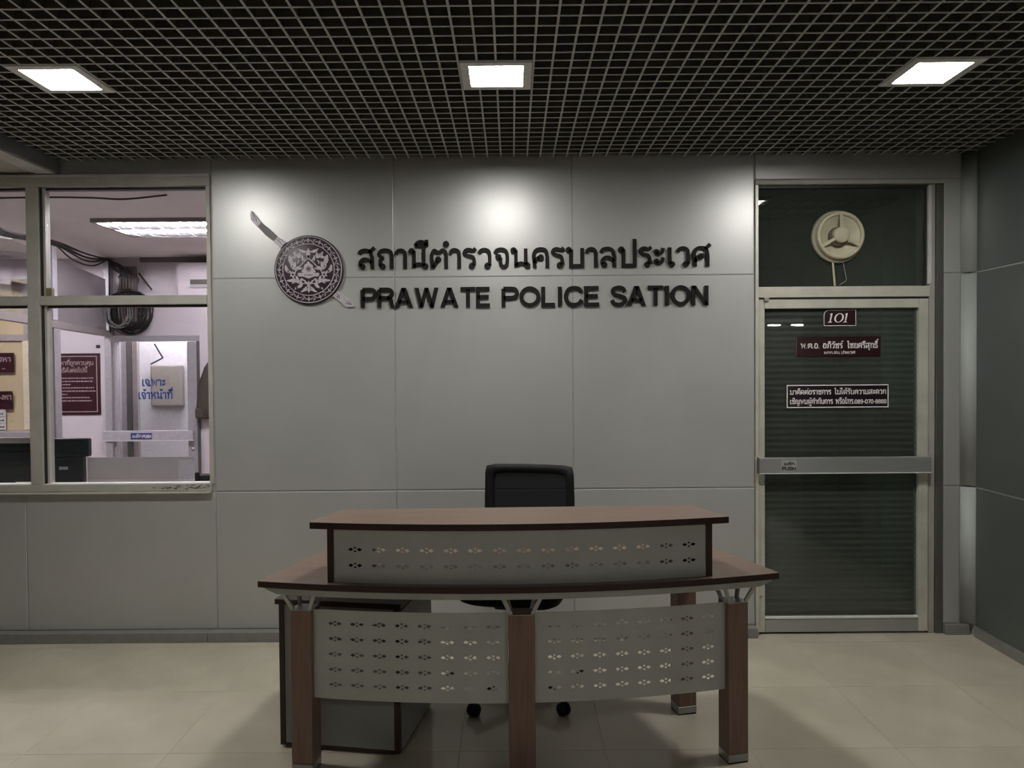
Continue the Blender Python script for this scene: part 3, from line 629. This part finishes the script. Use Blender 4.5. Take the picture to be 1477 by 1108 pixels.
# riser: two upright boards and pierced front
for s in (-1, 1):
    q = MB().box(s*.694-.0115, s*.694+.0115, -.057+K*.694**2-.006, .235, .7505, .9465); obj('riser_side', q, WOODE, dk)
def dia(cx, cz, w, h): return [(cx-w/2, cz), (cx, cz-h/2), (cx+w/2, cz), (cx, cz+h/2)]
def flower_holes(cx, cz):
    r = [[(cx-.0265, cz), (cx-.0165, cz-.0068), (cx-.0055, cz), (cx-.0165, cz+.0068)], [(cx+.0055, cz), (cx+.0165, cz-.0068), (cx+.0265, cz), (cx+.0165, cz+.0068)]]
    for s in (-1, 1): r.append([(cx-.0065, cz+s*.0072), (cx, cz+s*.0025), (cx+.0065, cz+s*.0072), (cx, cz+s*.0102)])
    return r
def pierced(v0, u0, u1, z0, z1, cu, cz, t=.002):
    q = MB(); front = lambda p: (p[0], v0+K*p[0]**2, p[1]); back = lambda p: (p[0], v0+K*p[0]**2+t, p[1])
    us = [u0]+[(a+b)/2 for a, b in zip(cu, cu[1:])]+[u1]; zs = [z1]+[(a+b)/2 for a, b in zip(cz, cz[1:])]+[z0]
    for i, c in enumerate(cu):
        for j, z in enumerate(cz):
            a, b, d, e = us[i], us[i+1], zs[j+1], zs[j]
            loops = [[(a, d), (b, d), (b, e), (a, e)]]+flower_holes(c, z)
            tris = tessellate_polygon([[Vector((*p, 0)) for p in lp] for lp in loops]); flat = [p for lp in loops for p in lp]
            q.add([front(p) for p in flat], [tuple(t_) for t_ in tris]); q.add([back(p) for p in flat], [tuple(t_)[::-1] for t_ in tris])
            for lp in loops[1:]: q.add([front(p) for p in lp]+[back(p) for p in lp], [(k, (k+1) % 4, 4+(k+1) % 4, 4+k) for k in range(4)])
    for aa, bb in (((u0, z0), (u1, z0)), ((u0, z1), (u1, z1))):
        n = 12; pts = [(aa[0]+(bb[0]-aa[0])*k/n, aa[1]) for k in range(n+1)]
        q.add([front(p) for p in pts]+[back(p) for p in pts], [(k, k+1, n+2+k, n+1+k) for k in range(n)])
    return q
for s_ in (-1, 1):
    a, b = sorted((s_*.565, s_*.577)); obj('riser_divider', MB().box(a, b, .01, .235, .7505, .9465), WOODE, dk)
    a, b = sorted((s_*.578, s_*.682)); obj('riser_back', MB().box(a, b, .200, .212, .7505, .9465), WOODE, dk)
obj('riser_panel', pierced(-.057, -.682, .682, .7505, .9465, [-.603+.0871*k for k in range(15)], [.872, .814]), DGREY, dk, fix=False)
rows = [.569, .511, .453, .395, .338]
obj('front_panel', pierced(.028, -.79, -.05, .283, .620, [-.70+.085*k for k in range(8)], rows), DGREY, dk, fix=False)
obj('front_panel', pierced(.028, .05, .79, .283, .620, [.122+.085*k for k in range(8)], rows), DGREY, dk, fix=False)
def deskleg(u, v, w, d, rot):
    M = Matrix.Translation((u, v, 0)) @ Matrix.Rotation(rot, 4, 'Z')
    e = empty('leg', (u, v, 0), rot, dk)
    obj('post', MB().box(-w/2, w/2, 0, d, .036, .617), WOODV, e, .0015, 1)
    obj('foot_cap', MB().box(-w/2-.0005, w/2+.0005, -.0005, d+.0005, .006, .0355), STEEL, e, .001, 1)
    obj('foot_pad', MB().box(-w/2+.001, w/2-.001, .001, d-.001, 0, .006), BLACK, e)
    obj('top_cap', MB().box(-w/2, w/2, 0, d, .6175, .621), STEEL, e)
    for a in (-1, 1):
        for b in (-1, 1):
            cx, cy = a*(w/2-.008), d/2+b*(d/2-.008)
            obj('strut', MB().bar((cx, cy, .6215), (cx+a*.034, cy+b*.030+.004, .7275 if b > 0 else .700), .014, .010, (0, 1, 0)), DMETAL, e)
deskleg(0, 0, .096, .08, 0); deskleg(.833, .098, .083, .08, R(11)); deskleg(-.829, .098, .083, .08, R(-11)); deskleg(.745, .512, .085, .08, R(11))
obj('under_rail', MB().box(-.70, .70, .50, .53, .70, .7275), DMETAL, dk)

# pedestal cabinet under the left of the desk
cb = thing('pedestal_cabinet', 'low grey cabinet with walnut edges under the left end of the desk', 'cabinet', (-.452, 2.928, 0), R(-9.5))
obj('side_board', MB().box(-.022, 0, 0, .46, .012, .584), WOODE, cb, .001, 1); obj('side_board', MB().box(-.502, -.480, 0, .46, .012, .584), WOODE, cb, .001, 1)
obj('top_board', MB().box(-.514, .012, -.010, .47, .5845, .606), WOODE, cb, .001, 1); obj('back_panel', MB().box(-.4795, -.0225, .004, .020, .022, .5835), CABG, cb)
obj('bottom_board', MB().box(-.4795, -.0225, .004, .46, .006, .0215), WOODE, cb); obj('front_door', MB().box(-.4795, -.0225, .440, .456, .022, .5835), CABG, cb)
obj('side_face', MB().box(.0005, .004, .02, .455, .02, .57), CABG, cb)
for a in (-.47, -.04):
    for b in (.03, .42): obj('foot', MB().lathe([(0, 0), (.012, 0), (.012, .0058), (0, .0058)], (a, b, 0), 12), BLACK, cb)

# ------------------------------------------------------------------ office chair
ch = thing('office_chair', 'black mesh-back swivel chair standing behind the reception desk', 'chair', (.018, 3.545, 0), R(-14))
# local: +y is the back of the chair
hubz = .10
obj('hub', MB().lathe([(0, .062), (.03, .062), (.036, .075), (.036, .115), (.026, .125), (0, .125)]), BLACK, ch)
obj('gas_lift', MB().lathe([(0, .12), (.026, .12), (.026, .26), (.015, .262), (.015, .41), (0, .41)]), BLACK, ch)
for k in range(5):
    a = R(-112+72*k); c, s = math.cos(a), math.sin(a)
    q = MB(); q.tube([(c*.02, s*.02, .098), (c*.16, s*.16, .092), (c*.325, s*.325, .072)], [.024, .02, .013], 8); spk = obj('base_arm', q, BLACK, ch)
    q = MB(); px, py = -s, c
    for d_ in (-.013, .013):
        pr = [(0, -.010), (.023, -.010), (.0275, -.004), (.0275, .004), (.023, .010), (0, .010)]; n = 18; vs = []
        for r_, h_ in pr:
            for j in range(n):
                t_ = 2*math.pi*j/n; lx, lz = r_*math.cos(t_), r_*math.sin(t_)
                vs.append((c*(.335+lx)+px*(d_+h_), s*(.335+lx)+py*(d_+h_), .0278+lz))
        q.add(vs, [(i*n+j, i*n+(j+1) % n, (i+1)*n+(j+1) % n, (i+1)*n+j) for i in range(5) for j in range(n)], True)
    q.tube([(c*.325, s*.325, .03), (c*.325, s*.325, .075)], .007, 8)
    obj('caster', q, BLACK, ch)
def cushion(hw, y0, y1, z0, z1, r=.07):
    q = MB(); n = 10; prof = [(.0, z0), (.86, z0), (.97, z0+.015), (1, (z0+z1)/2), (.97, z1-.012), (.88, z1), (0, z1+.004)]; vs = []; m = 4*n
    for sc, z in prof:
        for k in range(m):
            a = 2*math.pi*k/m; ca, sa = math.cos(a), math.sin(a); e = .35
            x = math.copysign(abs(ca)**e, ca)*hw*sc; y = math.copysign(abs(sa)**e, sa)*(y1-y0)/2*sc+(y0+y1)/2; vs.append((x, y, z))
    q.add(vs, [(i*m+k, i*m+(k+1) % m, (i+1)*m+(k+1) % m, (i+1)*m+k) for i in range(len(prof)-1) for k in range(m)], True); return q
obj('seat', cushion(.24, -.25, .21, .455, .535), FABRIC, ch)
obj('tilt_box', MB().box(-.09, .09, -.1, .12, .405, .455), BLACK, ch, .01)
obj('back_support', MB().tube(bez([(0, .08, .43), (0, .22, .44), (0, .29, .52), (0, .285, .66)], 5), .022, 8), BLACK, ch)
def backpt(u, v):   # u -1..1, v 0..1
    hw = .232-.012*abs(v-.55); z = .60+.435*v; y = .245+.03*v+.035*(1-u*u)-.05*(v-.4)**2
    return Vector((u*hw, y, z))
N1 = 40; per = []
for (a, b) in (((-1, 0), (1, 0)), ((1, 0), (1, 1)), ((1, 1), (-1, 1)), ((-1, 1), (-1, 0))):
    for k in range(10):
        t_ = k/10; u, v = a[0]+(b[0]-a[0])*t_, a[1]+(b[1]-a[1])*t_; per.append((u, v))
def rc(u, v, i):    # inset and round
    uu, vv = u*(1-i*2.2), .5+(v-.5)*(1-i*2.4)
    if abs(u) > .85 and (v > .9 or v < .1): uu *= .97; vv = .5+(vv-.5)*.965
    return uu, vv
q = MB(); vs = []
for i, dy in ((0, -.004), (0, .016), (.09, .014), (.075, -.006)):
    for u, v in per:
        p = backpt(*rc(u, v, i)); vs.append((p.x, p.y+dy, p.z))
n = len(per); q.add(vs, [(i*n+k, i*n+(k+1) % n, ((i+1) % 4)*n+(k+1) % n, ((i+1) % 4)*n+k) for i in range(4) for k in range(n)], True)
obj('back_frame', q, BLACK, ch)
q = MB(); vs = []
for j in range(9):
    for i in range(11): vs.append(backpt((-1+2*i/10)*.84, .5+(j/8-.5)*.82)+Vector((0, .004, 0)))
q.add(vs, [(j*11+i, j*11+i+1, (j+1)*11+i+1, (j+1)*11+i) for j in range(8) for i in range(10)], True)
obj('back_mesh', q, MESHF, ch)

# ------------------------------------------------------------------ OFFICE behind the window
YO = 7.2; OC = 2.61
struct(box('floor_office', -8, 1.2, YW+.1, 8.7, -.003, 0, TILE))
struct(box('ceiling_office', -8, 1.2, YW+.02, 8.8, OC, OC+.05, O_CEIL))
struct(box('wall_office_right', 1.2, 1.26, YW+.1, 8.8, 0, OC+.1, O_WALL)); struct(box('wall_office_left', -8.1, -8, YW+.1, 8.8, 0, OC, O_WALL))
struct(box('wall_office_inner', -1.70, 1.2, YW+.092, YW+.11, 0, OC, O_WALL))
struct(box('wall_office_back', -2.985, 1.2, YO, YO+.08, 0, OC, O_WALL)); struct(box('wall_office_over_door', -3.88, -2.985, YO, YO+.08, 1.87, OC, O_WALL))
struct(box('wall_office_back_left', -4.56, -3.88, YO, YO+.08, 0, OC, O_WALL)); struct(box('wall_next_room', -4.6, 1.2, 8.1, 8.18, 0, OC, mat('next_room_wall', (.62, .62, .64), .8)))
struct(box('wall_tan', -8, -4.56, YO, YO+.08, 0, 2.42, TAN)); struct(box('wall_tan_upper', -8, -4.56, YO+.0, YO+.08, 2.42, OC, O_WALL))
struct(box('trim_1', -3.52, 1.2, YO-.05, YO, 2.568, OC, mat('trim_dark', (.13, .12, .12), .6)))
# curved soffit over the tan wall
q = MB(); n = 14; vs = []
for k in range(n+1):
    x = -5.6+1.02*k/n; z = 2.43-.10*(k/n)**2
    for y in (YO-.30, YO-.002):
        for dz in (0, .035): vs.append((x, y, z+dz))
q.add(vs, [f for k in range(n) for f in ((4*k, 4*k+2, 4*k+6, 4*k+4), (4*k+1, 4*k+5, 4*k+7, 4*k+3), (4*k, 4*k+4, 4*k+5, 4*k+1), (4*k+2, 4*k+3, 4*k+7, 4*k+6))])
struct(obj('trim_2', q, O_BEAM))
struct(box('trim_3', -8, -4.56, YO-.03, YO, 1.83, 1.89, O_BEAM)); struct(box('trim_4', -4.66, -4.60, YO-.03, YO, .98, 1.83, CREAM)); struct(box('trim_5', -4.64, -4.57, YO-.04, YO, 1.89, 2.40, O_BEAM))
struct(box('trim_6', -8, -4.40, YO-.30, YO, .90, .975, O_FRAME))
# glazed partition running back from the window
pt = thing('glazed_partition', 'grey framed glass partition running back into the office beside the window mullion', 'partition')
A_ = Vector((-3.225, 4.7, 0)); B_ = Vector((-3.83, 7.13, 0)); dd = (B_-A_).normalized(); nn = Vector((dd.y, -dd.x, 0))
def along(y): return A_+(B_-A_)*((y-4.7)/(7.13-4.7))
P = along(5.66)+Vector((.028, 0, 0))
obj('beam', MB().bar(A_+Vector((0, 0, 1.89)), B_+Vector((0, 0, 1.89)), .05, .055), O_BEAM, pt)
obj('post', MB().box(P.x-.075, P.x-.036, 5.63, 5.69, 1.92, 2.47), O_POST, pt); obj('post', MB().box(P.x-.026, P.x+.012, 5.63, 5.69, 1.92, 2.47), O_POST, pt)
obj('post_gap', MB().box(P.x-.0355, P.x-.0265, 5.635, 5.685, 1.92, 2.47), ALU_D, pt)
obj('post', MB().box(P.x-.09, P.x-.025, 5.62, 5.70, 0, 1.855), O_FRAME, pt); obj('post', MB().box(P.x-.0185, P.x+.022, 5.62, 5.70, 0, 1.855), O_FRAME, pt)
obj('post_gap', MB().box(P.x-.0245, P.x-.019, 5.63, 5.69, 0, 1.855), ALU_D, pt)
a, b = along(5.72), along(7.1)
obj('upper_pane', MB().bar(a+Vector((0, 0, 2.16)), b+Vector((0, 0, 2.16)), .006, .48), see('grey_pane', (.62, .60, .61), .04, .5, (.45, .42, .43), .02, .5), pt)
a, b = along(4.75), along(5.6)
obj('upper_pane', MB().bar(a+Vector((0, 0, 2.16)), b+Vector((0, 0, 2.16)), .006, .48), GLASS, pt)
obj('bottom_rail', MB().bar(A_+Vector((0, 0, .04)), B_+Vector((0, 0, .04)), .05, .08), O_FRAME, pt)
obj('end_post', MB().box(B_.x-.03, B_.x+.03, 7.135, 7.195, 0, OC), O_FRAME, pt)
# far office door
d2 = struct(empty('door_2'))
def d2m(n_, x0, x1, z0, z1, m=O_FRAME, y0=YO-.03, y1=YO+.05, bev=.002): return box(n_, x0, x1, y0, y1, z0, z1, m, d2, bev)
d2m('frame_head', -3.88, -2.985, 1.815, 1.868); d2m('frame_jamb', -3.88, -3.775, 0, 1.814); d2m('frame_jamb', -3.004, -2.985, 0, 1.814, ALU_D)
d2m('leaf_stile', -3.095, -3.005, .02, 1.81); d2m('leaf_glass', -3.77, -3.10, .02, 1.81, GLASS, YO+.008, YO+.014, 0)
d2m('push_bar', -3.885, -3.03, .875, .965, mat('push_bar_lavender', (.5, .48, .52), .4, .2), YO-.08, YO-.04); d2m('bar_lip', -3.885, -3.03, .868, .874, LAMPF, YO-.082, YO-.04, 0)
obj('lock', MB().lathe([(0, 0), (.016, 0), (.018, -.004)], (-3.05, YO-.034, .78), 16, 'y'), STEEL, d2)
for x, m_ in ((-3.92, O_FRAME), (-3.865, ALU_D), (-3.81, O_BEAM)): box('back_frame', x, x+.05, YO+.35, YO+.40, 0, 1.9, m_, d2)
obj('closer_arm', MB().bar((-3.52, YO+.22, 1.80), (-3.44, YO+.22, 1.66), .012).bar((-3.44, YO+.22, 1.66), (-3.56, YO+.22, 1.60), .012), CABLE, d2)
lb = box('push_label', -3.616, -3.416, YO-.0825, YO-.0805, .886, .944, BLUEP, d2)
q = text('ผลัก', -3.605, -3.515, .900, .026, .17, .001); text('PUSH', -3.505, -3.425, .898, .030, .17, .001, mb=q); o = obj('lettering', q, WHITEP, lb); o.location.y = YO-.083
q = text('เฉพาะ', -3.548, -3.325, 1.385, .070, .19, .001); text('เจ้าหน้าที่', -3.585, -3.26, 1.262, .070, .19, .001, mb=q); o = obj('glass_lettering', q, BLUE, d2); o.location.y = YO+.0075
tag(box('wall_box', -3.86, -3.52, 8.02, 8.098, 1.15, 1.60, BOXB, None, .02), 'beige box on the wall behind the far office door glass', 'box')
tag(box('paper_tag', -3.47, -3.36, 8.094, 8.099, 1.02, 1.10, PAPER), 'small white tag on the wall beneath the beige box', 'tag')
t = thing('fill_tube', 'unseen fluorescent tube added to light the corridor beyond the far office door', 'ceiling light', (-3.4, 7.75, 2.45))  # added lamp, out of view, so the door lettering reads against a lit wall
obj('housing', MB().box(-.6, .6, -.03, .03, .03, .16), LAMPF, t); obj('tube', MB().tube([(-.58, 0, .01), (.58, 0, .01)], .014, 8), TUBE, t)
# poster right of the partition
ps = thing('rules_poster', 'large maroon poster with pale script beside the far office door', 'poster', (-4.50, YO, 1.119))
obj('board', MB().box(0, .563, -.012, 0, 0, .587), REDP, ps)
q = MB(); rectframe(q, .025, .538, .025, .562, .008, .001); o = obj('border', q, WHITED, ps); o.location.y = -.0122
q = text('ผู้ต้องหาที่ถูกควบคุม', .06, .50, .475, .036, .17, .001); text('มีสิทธิดังต่อไปนี้', .10, .44, .405, .036, .17, .001, mb=q)
for r_, (x1) in enumerate((.50, .49, .28, .51, .52, .25, .46, .48)):
    x = .06; z = .345-r_*.031
    while x < x1:
        w_ = random.uniform(.008, .03); q.box(x, min(x+w_, x1), -.001, 0, z, z+.011); x += w_+random.uniform(.003, .008)
o = obj('lettering', q, WHITED, ps); o.location.y = -.0122
# two tan signs and papers on the far left

def small_sign(label, x, z, w_, h_, txt, pr):
    t = thing('wall_sign', label, 'sign', (x, YO-.032, z)); obj('board', MB().box(0, w_, -.010, 0, 0, h_), REDP, t)
    q = MB()
    for s_, a, b, zz, hh in txt: text(s_, a, b, zz, hh, .18, .001, mb=q)
    for x0, x1 in pr: q.box(x0, x1, -.001, 0, .03, .04)
    o = obj('lettering', q, WHITED, t); o.location.y = -.0102
small_sign('maroon sign on the tan wall at far left, the upper of two', -5.25, 1.53, .51, .185, [('ต้องหา', .27, .48, .10, .045)], ((.3, .33), (.34, .38), (.40, .43)))
small_sign('maroon sign on the tan wall at far left, the lower of two', -5.25, 1.18, .49, .17, [('ผู้ต้องหา', .25, .48, .09, .045)], ((.27, .31), (.33, .36)))
for k in range(3):
    t = thing('paper_notice', ['white paper notice below the lower maroon sign, topmost of three', 'white paper notice below the lower maroon sign, middle of three', 'white paper notice below the lower maroon sign, lowest of three'][k], 'paper', (-5.1, YO-.0325, 1.108-k*.062), 0, 'paper notices')
    obj('sheet', MB().box(0, .27, -.002, 0, 0, .056 if k else .07), PAPER, t); q = MB(); x = .12
    while x < .25: w_ = random.uniform(.01, .03); q.box(x, min(.255, x+w_), -.0006, 0, .02, .032); x += w_+.006
    o = obj('print', q, DARKBOX, t); o.location.y = -.0022
tag(box('wall_switch', -3.97, -3.935, YO-.012, YO, 1.755, 1.785, DARKBOX, None, .003), 'tiny black fitting on the white wall above the maroon poster', 'switch')

# ceiling troffers with louvres
def troffer(name, label, x, y, lit, z=OC, w_=1.2, d_=.62):
    t = thing(name, label, 'ceiling light', (x, y, z)); q = MB(); m = LAMPF if lit else ALU_D
    for a in ((0, w_, 0, .02), (0, w_, d_-.02, d_), (0, .02, .02, d_-.02), (w_-.02, w_, .02, d_-.02)): q.box(a[0], a[1], a[2], a[3], -.028, 0)
    obj('frame', q, mat('troffer_frame', (.20, .18, .18), .5), t)
    for r_ in range(2):
        y0 = .03+r_*(d_-.06)/2; y1 = y0+(d_-.08)/2; ym = (y0+y1)/2; q = MB()
        n = 6; q.add([(xx, y0+(y1-y0)*k/n, -.006-.018*abs(2*k/n-1)) for xx in (.025, w_-.025) for k in range(n+1)], [(k, k+1, n+2+k, n+1+k) for k in range(n)], True)
        obj('reflector', q, mat('troffer_reflector', (.8, .78, .8), .3, .3) if lit else mat('troffer_reflector_dark', (.3, .31, .3), .3, .6), t)
        obj('tube', MB().tube([(.04, ym, -.014), (w_-.04, ym, -.014)], .0075, 8), TUBE if lit else mat('tube_off', (.45, .46, .45), .3), t)
        for k in range(10):
            x0 = .07+k*(w_-.12)/10
            obj('louvre', louvre(y0, ym, y1, x0), mat_l(lit), t)
    return t
_ml = {}
def mat_l(lit):
    if lit not in _ml: _ml[lit] = mat('louvre_metal', (.62, .60, .62) if lit else (.26, .27, .26), .3, .6)
    return _ml[lit]
def louvre(y0, ym, y1, x0):
    q = MB(); P_ = [(y0, -.027), (ym-.03, -.010), (ym+.03, -.010), (y1, -.027)]; n = 4
    q.add([(x0+dx, y, z) for dx in (0, .004) for y, z in P_]+[(x0+dx, y, -.0285) for dx in (0, .004) for y, z in P_],
          [(0, 1, 9, 8), (1, 2, 10, 9), (2, 3, 11, 10), (4, 12, 13, 5), (5, 13, 14, 6), (6, 14, 15, 7), (0, 4, 5, 1), (1, 5, 6, 2), (2, 6, 7, 3), (8, 9, 13, 12), (9, 10, 14, 13), (10, 11, 15, 14)]); return q
troffer('office_light', 'lit louvred fluorescent fitting in the office ceiling seen above the wall edge', -2.97, 5.33, True)
troffer('office_light', 'lit louvred fluorescent fitting in the office ceiling at the far left pane', -5.05, 5.36, True)
# air conditioner
t = thing('air_conditioner', 'white wall air conditioner high on the office back wall', 'air conditioner', (-3.09, YO-.0, 2.2))
obj('body', MB().prism([(0, 0), (-.20, .03), (-.22, .12), (-.22, .33), (0, .33)], 0, .85), O_WALL, t).matrix_local = Matrix(((0, 0, 1, 0), (1, 0, 0, 0), (0, 1, 0, 0), (0, 0, 0, 1)))
obj('air_slot', MB().box(.12, .80, -.226, -.2195, .13, .175), ALU_D, t); obj('flap', MB().box(.12, .80, -.232, -.2265, .10, .126), O_FRAME, t)
# cables
t = thing('cable_coil', 'tangled coil of black cables hanging on the office wall above the far door', 'cable', (-3.60, YO-.09, 2.10))
q = MB()
for k in range(22):
    r_ = random.uniform(.135, .205); cx, cz = random.uniform(-.03, .06), random.uniform(-.03, .02); sx = random.choice((1, 1, .75, .6)); ph = random.uniform(-.05, .05)
    if k % 2: cx -= .08; r_ *= .9
    q.tube([(cx+r_*sx*math.cos(a*math.pi/16), ph+.02*math.sin(a*math.pi/8+k), cz+r_*math.sin(a*math.pi/16)) for a in range(32)], random.choice((.006, .008, .010)), 6, True)
obj('black_loops', q, CABLE, t); q = MB()
for k in range(7):
    r_ = random.uniform(.12, .2); cx = random.uniform(-.12, -.02); sx = random.uniform(.5, .9)
    q.tube([(cx+r_*sx*math.cos(a*math.pi/16), -.05+.02*math.sin(a*math.pi/8+k), -.02+r_*math.sin(a*math.pi/16)) for a in range(32)], .0045, 6, True)
obj('grey_loops', q, CABLEG, t)
t = thing('cable_bundle', 'bundle of black and brown cables along the office ceiling and down the wall corner', 'cable', (0, 0, 0)); q = MB()
for k in range(5):
    o1 = random.uniform(-.03, .03); q.tube(bez([(-3.0, 4.35, 2.44+o1), (-3.22+o1, 4.8, 2.42+o1*.6), (-3.42+o1, 5.66, 2.50+o1*.5), (-3.66, 6.5, 2.545-.03*(k % 3)), (-3.80+o1, 7.12, 2.585)], 8), .008, 6)
q.tube(bez([(-3.44, 5.7, 2.49), (-3.6, 6.2, 2.45), (-3.72, 6.7, 2.47), (-3.8, 7.1, 2.58)], 8), .007, 6)
for k in range(9):
    a_, b_ = random.uniform(-.1, .1), random.uniform(-.1, .1); q.tube(bez([(-3.80, 7.12, 2.58), (-3.66+a_, 7.10, 2.50+b_*.5), (-3.6+b_, 7.12, 2.42+a_*.4), (-3.56+a_*.4, 7.12, 2.3)], 6), .008, 6)
q.tube([(-3.52, 7.13, 2.46), (-3.40, 7.13, 2.30)], .009, 6); q.tube([(-3.80, 7.13, 2.58), (-3.80, 7.13, 1.9)], .008, 6)
obj('black_cables', q, CABLE, t); q = MB()
for k in range(6): q.tube(bez([(-3.70+.028*k, 7.14, 2.52), (-3.70+.03*k+.01, 7.12, 2.35), (-3.72+.034*k, 7.12, 2.2), (-3.70+.03*k, 7.12, 2.0)], 6), .015, 6)
obj('brown_cables', q, CABLEB, t)
tag(obj('ceiling_wire', MB().tube(bez([(-3.6, 4.62, 2.585), (-2.9, 4.60, 2.59), (-2.56, 4.60, 2.585), (-2.35, 4.60, 2.575), (-2.1, 4.62, 2.603)], 8), .006, 6), CABLE), 'thin black wire sagging along the top of the office window', 'wire')
# coat on the wall
ct = thing('hanging_coat', 'dark brown coat hanging on the office wall right of the far door', 'coat', (-2.80, YO-.001, 1.08))
q = MB(); vs = []; n = 14; prof = [(0, .20, .06), (.02, .205, .08), (.2, .19, .09), (.34, .17, .09), (.48, .12, .075), (.58, .05, .05), (.62, .02, .03)]
for h_, w_, d_ in prof:
    for k in range(n):
        a = 2*math.pi*k/n; vs.append((w_*math.cos(a)*(1+.06*math.sin(5*a)), -.06+min(.055, d_*math.sin(a)*.9), h_))
q.add(vs, [(i*n+k, i*n+(k+1) % n, (i+1)*n+(k+1) % n, (i+1)*n+k) for i in range(6) for k in range(n)]+[tuple(range(n))], True)
obj('body', q, COAT, ct); obj('hem', MB().box(-.195, .19, -.12, -.02, .0, .10), COAT, ct, .02); obj('hook', MB().tube([(0, -.002, .66), (0, -.05, .66), (0, -.06, .61)], .005, 6), STEEL, ct)
t = thing('back_chair', 'dark grey office chair back at the lower right of the window', 'chair', (-2.55, 6.05, 0))
obj('backrest', cushion(.27, -.04, .04, .46, .695), DARKBOX, t); obj('arm', MB().box(.02, .05, -.28, -.05, .64, .72), BLACK, t, .008); obj('seat', cushion(.25, -.5, -.04, .40, .47), DARKBOX, t)
obj('column', MB().tube([(0, -.25, .0), (0, -.25, .40)], .03, 8), BLACK, t); obj('base', MB().lathe([(0, 0), (.25, 0), (.24, .03), (0, .06)], (0, -.25, 0), 20), BLACK, t)
# counter behind the window and what stands on it
cn = thing('service_counter', 'long pale counter running inside the office window', 'counter', (0, 0, 0))
obj('worktop', MB().box(-4.6, -1.75, YW+.10, 5.02, .77, .79), O_WALL, cn, .003); obj('front', MB().box(-4.55, -1.8, 4.90, 4.92, 0, .7695), O_FRAME, cn)
t = thing('black_printer', 'small black boxy device standing just inside the office window', 'device', (-2.735, 4.60, .791))
obj('body', MB().box(-.105, .095, 0, .055, 0, .213), DARKBOX, t, .006); obj('top_cover', MB().box(-.105, .132, .004, .05, .2135, .326), DARKBOX, t, .008); obj('foot', MB().box(-.08, .08, .01, .05, -.0005, .0), BLACK, t)
q = MB(); q.box(-.045, .01, -.0006, 0, .136, .154); o = obj('pale_mark', q, mat('mark_grey', (.3, .3, .3), .5), t); o.location.y = -.0008
t = thing('acrylic_divider', 'frosted pale sheet standing along the office counter', 'divider', (-2.63, 4.64, .791))
obj('sheet', MB().box(.0, .655, 0, .006, 0, .206), ACRYL, t); obj('pale_sheet', MB().box(.565, .665, -.004, -.001, 0, .186), mat('pale_sheet', (.55, .53, .56), .5), t)
obj('base', MB().box(.0, .66, -.012, .02, -.0005, .003), O_FRAME, t)
t = thing('dark_monitor', 'dark screen with grey frame behind the leftmost window pane', 'monitor', (-3.22, 4.62, .791))
obj('screen', MB().box(-.25, .26, 0, .03, .06, .298), SCREEN, t, .004); obj('top_band', MB().box(-.25, .26, -.004, .03, .2985, .333), O_BEAM, t)
for k in range(2): obj('shelf_line', MB().box(-.25, .26, -.006, -.0005, .283-k*.035, .289-k*.035), BLACK, t)
obj('stand', MB().box(-.08, .08, 0, .12, 0, .06), BLACK, t)

# ------------------------------------------------------------------ dark office behind door 101
struct(box('floor_dark_office', 1.26, 6, YW+.1, 9, -.003, 0, TILE)); struct(box('ceiling_dark_office', 1.26, 6, YW+.1, 9, 2.62, 2.67, ROOMD))
struct(box('wall_dark_back', 1.26, 6, 8.2, 8.3, 0, 2.7, ROOMD)); struct(box('wall_dark_right', 3.55, 3.6, 4.6, 8.2, 0, 2.7, ROOMD)); struct(box('wall_dark_front', 2.70, 6, YW+.1, 4.5, 0, 2.7, ROOMD))
struct(box('column_dark', 2.75, 3.1, 5.6, 5.9, 0, 2.62, mat('column_pale', (.4, .42, .40), .7)))
troffer('unlit_light', 'unlit louvred fitting in the dark office seen through the pane above door 101', 1.30, 4.86, False, 2.62)
t = thing('dark_cabinet', 'tall dark cabinet standing in the unlit office behind door 101', 'cabinet', (1.9, 7.0, 0))
obj('carcass', MB().box(-.45, .45, 0, .45, 0, 1.9), SCREEN, t, .005); obj('door', MB().box(-.445, -.003, -.02, -.0005, .05, 1.88), SCREEN, t); obj('door', MB().box(.003, .445, -.02, -.0005, .05, 1.88), SCREEN, t)
for s in (-1, 1): obj('handle', MB().box(s*.03-.006, s*.03+.006, -.04, -.0205, .95, 1.1), STEEL, t)

for o in list(bpy.data.objects):
    if o.name.split('.')[0] in ('lettering', 'glass_lettering', 'chasing', 'leaves', 'stems', 'rim_ornament', 'print', 'digits', 'centre_detail'): o['kind'] = 'stuff'
